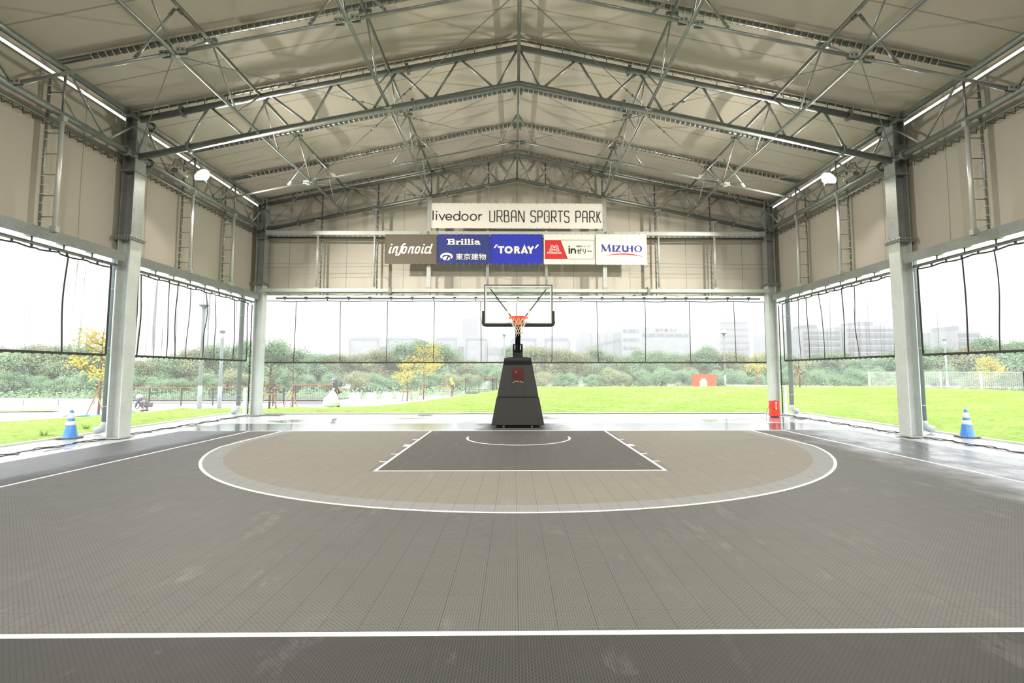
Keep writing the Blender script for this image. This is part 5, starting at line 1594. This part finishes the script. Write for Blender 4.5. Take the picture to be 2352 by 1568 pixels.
# ------------------------------------------------------------------ buildings far behind
M['bld'] = plain('pale_cladding', (.52, .54, .56), .7, 0, .04, .05)
M['bld_dark'] = plain('building_windows', (.26, .28, .30), .4, 0, .1, .3)
M['bld_mid'] = plain('grey_concrete_facade', (.38, .40, .42), .7, 0, .06, .1)
def hall_building(x0, x1, y, z1, label, bay=None):
    t = thing('arena_building', label, 'building', ((x0 + x1) / 2, y, 0), 'arena buildings beyond the trees')
    zc = z1 - 1.5
    MB().box(x0, x1, y, y + 40, -2, zc).build('wall', 'bld', t)
    n = 2; w = (x1 - x0) / n
    for k in range(n):
        a, b = x0 + w * k + .6, x0 + w * (k + 1) - .6
        m = MB(); vs = []
        for i in range(17):
            q = i / 16; X = a + (b - a) * q; Z = zc + .35 + 1.1 * math.sin(PI * q) ** .5
            vs += [(X, y + .5, Z), (X, y + 39, Z)]
        m.add(vs, [(2 * i, 2 * i + 2, 2 * i + 3, 2 * i + 1) for i in range(16)], True)
        m.add([v for v in vs[::2]], [tuple(range(17))])
        m.build('curved_roof', 'bld', t)
        MB().box(a, b, y - .25, y, zc - .1, zc + .35).build('gutter', 'bld_mid', t)
    xm = x0 + w; MB().box(xm - 1.6, xm + 1.6, y - .4, y, 1, zc + .3).build('stair_panel', 'bld', t)
    f = MB().box(xm - 1.1, xm + 1.1, y - .5, y - .4, zc - 6.4, zc - 2.6).build('window', 'bld_dark', t)
    for X in (x0 + .3, xm - 1.7, xm + 1.7, x1 - .3): MB().box(X - .12, X + .12, y - .55, y - .3, 0, zc).build('drain_pipe', 'bld_mid', t)
    return t
hall_building(-59, -34.4, 180, 14.7, 'pale arena hall with curved roofs beyond the trees, leftmost')
hall_building(-28.4, -9.6, 180, 14.7, 'pale arena hall with curved roofs just left of the hoop')
hall_building(-1.5, 20, 180, 14.6, 'pale arena hall with curved roofs just right of the hoop')
t = thing('annex_building', 'low grey block with louvred windows between the two arena halls, behind the hoop', 'building', (-5.5, 179, 0))
MB().box(-9.4, -1.6, 178, 200, -2, 11.2).build('wall', 'bld', t)
for z in (3.0, 7.6): MB().box(-9.0, -2.2, 177.8, 178, z, z + 2.4).build('louvre_window', 'bld_mid', t)
t = thing('tower_block', 'faint tall tower block rising behind the left arena hall', 'building', (-23, 300, 0))
MB().box(-33.5, -20.0, 300, 320, 0, 35).build('shaft', 'bld', t); MB().box(-31, -22, 299.9, 300, 4, 33.5).build('window_field', 'bld_mid', t)
m = MB(); m.tube((-22.5, 305, 35), (-22.5, 305, 41), .2, 6); m.tube((-24.5, 305, 35), (-24.5, 305, 38), .2, 6); m.build('antenna', 'bld_mid', t)
# warehouse with the sign
t = thing('warehouse', 'pale warehouse with a dark and red sign on its top, right of the hoop', 'building', (60, 200, 0))
MB().box(50.5, 71, 200, 230, -2, 19.6).build('wall', 'bld', t)
MB().box(42.5, 50.5, 198, 230, -2, 21.0).build('stair_tower', 'bld', t)
MB().box(28, 42.5, 202, 230, -2, 17.5).build('ramp_block', 'bld', t)
for (a, b, z) in ((51.3, 69.8, 15.6), (43, 49.3, 17.2), (43, 49.3, 13.7), (43, 49.3, 10.3)):
    y = 199.9 if a > 50 else 197.9
    f = MB().box(a, b, y - .1, y, z, z + 1.25).build('window_band', 'bld_mid', t)
    n = int((b - a) / 1.2)
    for k in range(0, n, 1):
        if k % 3 != 1: MB().box(a + k * 1.2 + .1, a + k * 1.2 + .9, y - .16, y - .1, z + .1, z + 1.15).build('pane', 'bld_dark', f)
m = MB(); m.bar((28.5, 201.8, 11.0), (42.3, 201.8, 14.6), .2, .9); m.build('ramp_band', 'bld_mid', t)
for x in (31, 34, 37, 40): MB().tube((x, 201.6, 2), (x, 201.6, 17), .12, 6).build('mast', 'bld_mid', t)
text('ホウ', 56.3, 59.4, 17.5, 19.0, 199.8, 'bld_dark', 'sign_lettering', t, .03); text('スイ', 61.9, 64.9, 17.5, 19.0, 199.8, 'bld_dark', 'sign_lettering', t, .03)
m = MB()
for k in range(8): a = k * PI / 4; m.ext([(60.6 + .2 * math.cos(a + 1.57), 18.25 + .2 * math.sin(a + 1.57)), (60.6 + .85 * math.cos(a), 18.25 + .85 * math.sin(a)), (60.6 - .2 * math.cos(a + 1.57), 18.25 - .2 * math.sin(a + 1.57))], 199.8, .1)
m.build('sign_emblem', 'print_red', t)
# office block with banded floors
def office(x0, x1, y, zt_, floors, label, cat='building'):
    t = thing('office_building', label, cat, ((x0 + x1) / 2, y, 0), 'far office blocks')
    MB().box(x0, x1, y, y + 30, -2, zt_).build('wall', 'bld', t)
    h = (zt_ - 1.5) / floors
    for k in range(floors):
        z = 1.0 + h * k
        MB().box(x0 + .8, x1 - .8, y - .12, y, z + h * .35, z + h * .80).build('window_band', 'bld_dark', t)
        MB().box(x0 + .8, x1 - .8, y - .7, y, z + h * .12, z + h * .30).build('balcony', 'bld', t)
    MB().box(x0 + (x1 - x0) * .35, x0 + (x1 - x0) * .6, y + 4, y + 12, zt_, zt_ + 1.6).build('roof_plant', 'bld_mid', t)
    return t
office(86, 98.5, 150, 14.6, 7, 'banded office block between the right columns, left wing'); office(98.7, 118, 149, 15.4, 7, 'banded office block between the right columns, right wing')
office(133, 141, 150, 14.2, 5, 'small grey block above the trees at the right edge of the view')
office(127, 146, 310, 34, 8, 'faint tall building beyond the far right corner column')

# ------------------------------------------------------------------ people
def skin_body(name, J, E, mat, parent, root=0, sub=2, loc=(0, 0, 0)):
    """one continuous skinned figure: J = {name:(pos, radius)}, E = edges"""
    keys = list(J); me = bpy.data.meshes.new(name)
    off = wloc(parent) if parent else Vector((0, 0, 0))
    me.from_pydata([Vector(J[k][0]) + Vector(loc) - off for k in keys], [(keys.index(a), keys.index(b)) for a, b in E], [])
    o = bpy.data.objects.new(name, me); C.objects.link(o); o.parent = parent
    me.materials.append(M[mat])
    md = o.modifiers.new('skin', 'SKIN'); md.use_smooth_shade = True
    sv = me.skin_vertices[0].data if me.skin_vertices else None
    if sv is None:
        bm = bmesh.new(); bm.from_mesh(me); bm.verts.layers.skin.verify(); bm.to_mesh(me); bm.free(); sv = me.skin_vertices[0].data
    for i, k in enumerate(keys):
        r = J[k][1]; sv[i].radius = (r, r) if isinstance(r, (int, float)) else r
        sv[i].use_root = (k == keys[root])
    sd = o.modifiers.new('sub', 'SUBSURF'); sd.levels = sub; sd.render_levels = sub
    dg = bpy.context.evaluated_depsgraph_get()
    m2 = bpy.data.meshes.new_from_object(o.evaluated_get(dg))
    o.modifiers.clear(); o.data = m2
    for p in m2.polygons: p.use_smooth = True
    if not m2.materials: m2.materials.append(M[mat])
    return o
def hand(J, E, wrist, d, down, side, nm):
    """palm, four unequal fingers and a thumb, slightly curled"""
    w = Vector(wrist); d = Vector(d).normalized(); dn = Vector(down).normalized(); sd = Vector(side).normalized()
    J[nm + 'palm'] = (w + d * .055, (.034, .022)); E.append((nm + 'wrist', nm + 'palm'))
    for i, (o, L) in enumerate(((-.030, .062), (-.010, .074), (.010, .070), (.029, .055))):
        a = w + d * .095 + sd * o; b = a + d * L * .55 + dn * .010; c = b + d * L * .35 + dn * .028
        for k, (p, r) in enumerate(((a, .0095), (b, .0088), (c, .0075))): J['%sf%d%d' % (nm, i, k)] = (p, r)
        E += [(nm + 'palm', '%sf%d0' % (nm, i)), ('%sf%d0' % (nm, i), '%sf%d1' % (nm, i)), ('%sf%d1' % (nm, i), '%sf%d2' % (nm, i))]
    a = w + d * .045 - sd * .040; b = a + d * .035 - sd * .02 + dn * .018
    J[nm + 't0'] = (a, .011); J[nm + 't1'] = (b, .009); E += [(nm + 'palm', nm + 't0'), (nm + 't0', nm + 't1')]
def figure(t, base, P, fw, cloth_top, cloth_leg, skin='skin'):
    """P: joint positions relative to base; fw: facing direction"""
    B = Vector(base); g = lambda k: B + Vector(P[k]); fw = Vector(fw).normalized(); dn = Vector((0, 0, -1))
    J = {}; E = []
    def j(k, p, r): J[k] = (p, r)
    j('pelvis', g('pelvis'), (.135, .105)); j('waist', g('pelvis').lerp(g('chest'), .45), (.115, .09)); j('chest', g('chest'), (.15, .105)); j('neck0', g('chest').lerp(g('head'), .50), .052)
    E += [('pelvis', 'waist'), ('waist', 'chest'), ('chest', 'neck0')]
    for s in 'LR':
        j('sh' + s, g('sh' + s), .060); j('el' + s, g('el' + s), .042); j(s + 'wrist', g('wr' + s), .027)
        E += [('chest', 'sh' + s), ('sh' + s, 'el' + s), ('el' + s, s + 'wrist')]
        j('hip' + s, g('hip' + s), .085); j('kn' + s, g('kn' + s), .055); j('an' + s, g('an' + s), .038); j('toe' + s, g('an' + s) + fw * .16 + dn * .03, .035); j('heel' + s, g('an' + s) - fw * .05 + dn * .03, .035)
        E += [('pelvis', 'hip' + s), ('hip' + s, 'kn' + s), ('kn' + s, 'an' + s), ('an' + s, 'toe' + s), ('an' + s, 'heel' + s)]
        d = (g('wr' + s) - g('el' + s)); hand(J, E, g('wr' + s), d, fw, fw.cross(d) if fw.cross(d).length > .01 else (1, 0, 0), s)
    h = g('head'); up = (h - g('chest')).normalized()
    j('headlow', h - up * .03 + fw * .01, (.068, .062)); j('headtop', h + up * .07, (.085, .078)); j('chin', h - up * .07 + fw * .055, .036)
    E += [('neck0', 'headlow'), ('headlow', 'headtop'), ('headlow', 'chin')]
    skin_body('body', J, E, skin, t)
    # face
    sd = fw.cross(up).normalized(); m = MB()
    for k in (-1, 1): m.ball(h + fw * .082 + sd * .032 * k + up * .02, .009, 6, 4)
    m.build('eyes', 'bolt', t)
    m = MB(); m.ball(h + fw * .095 - up * .012, (.014, .014, .02), 6, 4); m.ball(h + fw * .080 - up * .055, (.02, .008, .006), 6, 4)
    for k in (-1, 1): m.ball(h + sd * .082 * k, (.012, .018, .03), 6, 5)
    m.build('nose_mouth_ears', skin, t)
    # jacket and trousers follow the limbs
    J2 = {k: J[k] for k in ('waist', 'chest', 'shL', 'shR', 'elL', 'elR')}; J2 = {k: (v[0], tuple(q * 1.22 for q in v[1]) if isinstance(v[1], tuple) else v[1] * 1.3) for k, v in J2.items()}
    J2['hem'] = (J['pelvis'][0] - Vector((0, 0, .02)), (.165, .135)); J2['cuffL'] = (J['elL'][0].lerp(J['Lwrist'][0], .93), .042); J2['cuffR'] = (J['elR'][0].lerp(J['Rwrist'][0], .93), .042); J2['collar'] = (J['chest'][0].lerp(J['neck0'][0], .75), .075)
    skin_body('jacket', J2, [('waist', 'chest'), ('waist', 'hem'), ('chest', 'shL'), ('chest', 'shR'), ('shL', 'elL'), ('shR', 'elR'), ('elL', 'cuffL'), ('elR', 'cuffR'), ('chest', 'collar')], cloth_top, t)
    J3 = {k: (J[k][0], (J[k][1] if not isinstance(J[k][1], tuple) else .12) * 1.22) for k in ('pelvis', 'hipL', 'hipR', 'knL', 'knR', 'anL', 'anR')}
    J3['pelvis'] = (J['pelvis'][0], (.15, .12))
    skin_body('trousers', J3, [('pelvis', 'hipL'), ('pelvis', 'hipR'), ('hipL', 'knL'), ('hipR', 'knR'), ('knL', 'anL'), ('knR', 'anR')], cloth_leg, t)
    for s in 'LR':
        m = MB(); a = J['an' + s][0]; q = a + fw * .06 + dn * .045; m.ball(q, (.14 if abs(fw.x) > .5 else .06, .06 if abs(fw.x) > .5 else .14, .045), 10, 6); m.build('shoe', 'bolt', t)
    return J, h, up, sd
# worker carrying a pale bag, walking to the left
bx, by = -10.25, 29.0; bz = zt(bx, by) + .05
t = thing('person', 'worker in dark rain jacket and pale blue cap walking left with a big pale bag', 'person', (bx, by, bz), 'workers outside')
P = dict(pelvis=(.06, 0, .90), chest=(-.06, 0, 1.27), head=(-.20, 0, 1.50), shL=(-.06, -.17, 1.36), shR=(-.04, .17, 1.36), elL=(.05, -.26, 1.10), elR=(-.18, .25, 1.10), wrL=(.13, -.24, .92), wrR=(-.33, .22, .93),
         hipL=(.05, -.09, .86), hipR=(.05, .09, .86), knL=(.10, -.10, .47), knR=(-.08, .10, .47), anL=(.22, -.10, .10), anR=(-.16, .10, .07))
J, h, up, sd = figure(t, (bx, by, bz), P, (-1, 0, -.25), 'navy_cloth', 'navy_cloth')
m = MB(); m.ball(h + Vector((.02, 0, .055)), (.118, .105, .095), 14, 8); m.ball(h + Vector((-.11, 0, .045)), (.07, .085, .014), 12, 6); m.build('cap', 'bluehat', t)
m = MB(); m.ball(h + Vector((.15, 0, -.03)), (.11, .12, .10), 12, 8); m.build('hood', 'mauve_cloth', t)
o = thing('rubbish_bag', 'big pale green translucent bag carried by the worker in the dark jacket', 'bag', (bx - .1, by - .35, bz))
def bagf(u, v):
    a = 2 * PI * u; w = 1 - v
    r = .03 + .38 * math.sin(PI * min(1, w * .70)) * (1 + .09 * math.sin(5 * a + 6 * v) + .05 * math.sin(11 * a))
    if w > .9: r *= math.sqrt(max(0, 1 - ((w - .9) / .1) ** 2))
    return (bx - .16 + .12 * v + r * math.cos(a), by - .40 + r * .8 * math.sin(a), bz + .98 * v)
m = MB(); m.grid(lambda u, v: bagf(u, 1 - (1 - v)), 28, 18); m.build('bag', 'bag', o)
m = MB(); m.lathe([(.02, 0), (.05, .03), (.08, .09), (.06, .10), (.0, .05)], (bx - .03, by - .34, bz + .97), 10); m.build('tied_neck', 'bag', o)
t2 = thing('litter_stick', 'pale stick held low by the worker in the dark jacket', 'stick', (bx - .4, by, bz))
MB().tube((bx - .36, by + .18, bz + .86), (bx - 1.28, by + .1, bz + .05), .012, 6).build('stick', 'stake', t2)
t2 = thing('brush_cutter', 'orange and black tool on the back of the worker in the dark jacket', 'tool', (bx + .3, by, bz + .8))
m = MB(); m.ball((bx + .27, by, bz + .93), (.10, .09, .10), 12, 8); m.build('orange_case', 'orange_tool', t2)
m = MB(); m.box(bx + .16, bx + .32, by - .07, by + .07, bz + .80, bz + .86); m.build('motor', 'bolt', t2)
# worker in a yellow rain suit, far off
bx, by = -5.75, 46.0; bz = -.52
t = thing('person', 'worker in bright yellow hooded rain jacket standing beyond the lawn left of the hoop', 'person', (bx, by, bz), 'workers outside')
P = dict(pelvis=(.06, 0, .88), chest=(.0, 0, 1.24), head=(-.10, 0, 1.47), shL=(.0, -.17, 1.34), shR=(.02, .17, 1.34), elL=(.20, -.22, 1.12), elR=(-.08, .24, 1.08), wrL=(.27, -.20, .88), wrR=(-.12, .26, .84),
         hipL=(.06, -.09, .84), hipR=(.06, .09, .84), knL=(.08, -.10, .46), knR=(-.02, .10, .46), anL=(.10, -.10, .08), anR=(-.02, .10, .08))
J, h, up, sd = figure(t, (bx, by, bz), P, (-1, 0, -.2), 'hivis', 'mauve_cloth')
m = MB(); m.ball(h + Vector((.03, 0, .03)), (.135, .12, .14), 14, 8); m.ball(h + Vector((-.09, 0, .08)), (.06, .10, .03), 10, 6); m.build('hood', 'hivis', t)
m = MB(); m.lathe([(.15, -.04), (.165, 0), (.15, .04)], (bx + .05, by, bz + .98), 14); m.bar((bx + .12, by - .15, bz + 1.22), (bx + .18, by - .12, bz + .95), .05, .03); m.build('waist_strap', 'bolt', t)
t2 = thing('orange_cone_tool', 'orange pointed object carried by the worker in yellow', 'tool', (bx - .3, by, bz + .7))
MB().tube((bx - .10, by - .2, bz + .80), (bx - .78, by - .2, bz + .70), .11, 12, .03).build('body', 'orange_tool', t2)
# crouching worker in a white helmet
bx, by = -18.9, 26.0; bz = zt(bx, by) + .03
t = thing('person', 'crouching worker in grey clothes and white helmet on the grass beside the big left column', 'person', (bx, by, bz), 'workers outside')
P = dict(pelvis=(.22, 0, .30), chest=(-.02, 0, .56), head=(-.26, 0, .66), shL=(-.06, -.17, .60), shR=(-.06, .17, .60), elL=(-.20, -.22, .36), elR=(-.20, .22, .36), wrL=(-.32, -.14, .16), wrR=(-.34, .12, .16),
         hipL=(.20, -.10, .28), hipR=(.20, .10, .28), knL=(-.14, -.15, .40), knR=(-.14, .15, .38), anL=(.10, -.15, .08), anR=(.08, .15, .08))
J, h, up, sd = figure(t, (bx, by, bz), P, (-1, 0, -.75), 'mauve_cloth', 'mauve_cloth')
m = MB(); m.ball(h + Vector((.01, 0, .045)), (.145, .125, .115), 16, 10); m.lathe([(.13, 0), (.165, -.01), (.16, .01), (.13, .015)], h + Vector((-.01, 0, .01)), 20); m.build('helmet', 'white_plastic', t)

# ------------------------------------------------------------------ haze, sky, camera
HZ = HAZE_D
if HZ > 0:
    m = bpy.data.materials.new('rain_haze'); m.use_nodes = True; nt = m.node_tree
    for n in list(nt.nodes): nt.nodes.remove(n)
    out = nt.nodes.new('ShaderNodeOutputMaterial'); vs = nt.nodes.new('ShaderNodeVolumeScatter'); vs.inputs['Color'].default_value = (.98, .99, 1, 1); vs.inputs['Density'].default_value = HZ; vs.inputs['Anisotropy'].default_value = 0.0
    nt.links.new(vs.outputs[0], out.inputs['Volume'])
    o = MB().box(-330, 330, 24, 410, -8, 46).build('rain_haze', m, kind='stuff'); tag(o, 'pale rain haze hanging over the trees and the far buildings', 'haze')
w = bpy.data.worlds.new('World'); bpy.context.scene.world = w; w.use_nodes = True
nt = w.node_tree; bg = nt.nodes['Background']; tc = nt.nodes.new('ShaderNodeTexCoord'); sp = nt.nodes.new('ShaderNodeSeparateXYZ')
nt.links.new(tc.outputs['Generated'], sp.inputs[0]); z = V(nt, sp.outputs[2])
c = mixc(nt, z.ramp(-.05, .9), (.90, .95, 1.0), (1.0, 1.0, 1.0)); nt.links.new(c, bg.inputs[0]); bg.inputs[1].default_value = SKY_E
cam = bpy.data.cameras.new('Camera'); co = bpy.data.objects.new('Camera', cam); C.objects.link(co)
cam.sensor_width = 36; cam.lens = 1156.97 / 2352 * 36; cam.clip_end = 900; cam.clip_start = .05
cam.shift_x = -18.83 / 2352; cam.shift_y = -20.70 / 2352
co.location = (-.1097, 0, 1.6578)
co.rotation_mode = 'XYZ'
mt = Matrix.Rotation(-.012, 4, 'Z') @ Matrix.Rotation(.0782, 4, 'X') @ Matrix.Rotation(PI / 2, 4, 'X') @ Matrix.Rotation(-.0003, 4, 'Z')
co.rotation_euler = mt.to_euler()
sc = bpy.context.scene; sc.camera = co
vs = sc.view_settings; vs.view_transform = 'Standard'; vs.look = 'None'; vs.gamma = 1; vs.use_curve_mapping = False; vs.exposure = EXPO
sc.display_settings.display_device = 'sRGB'
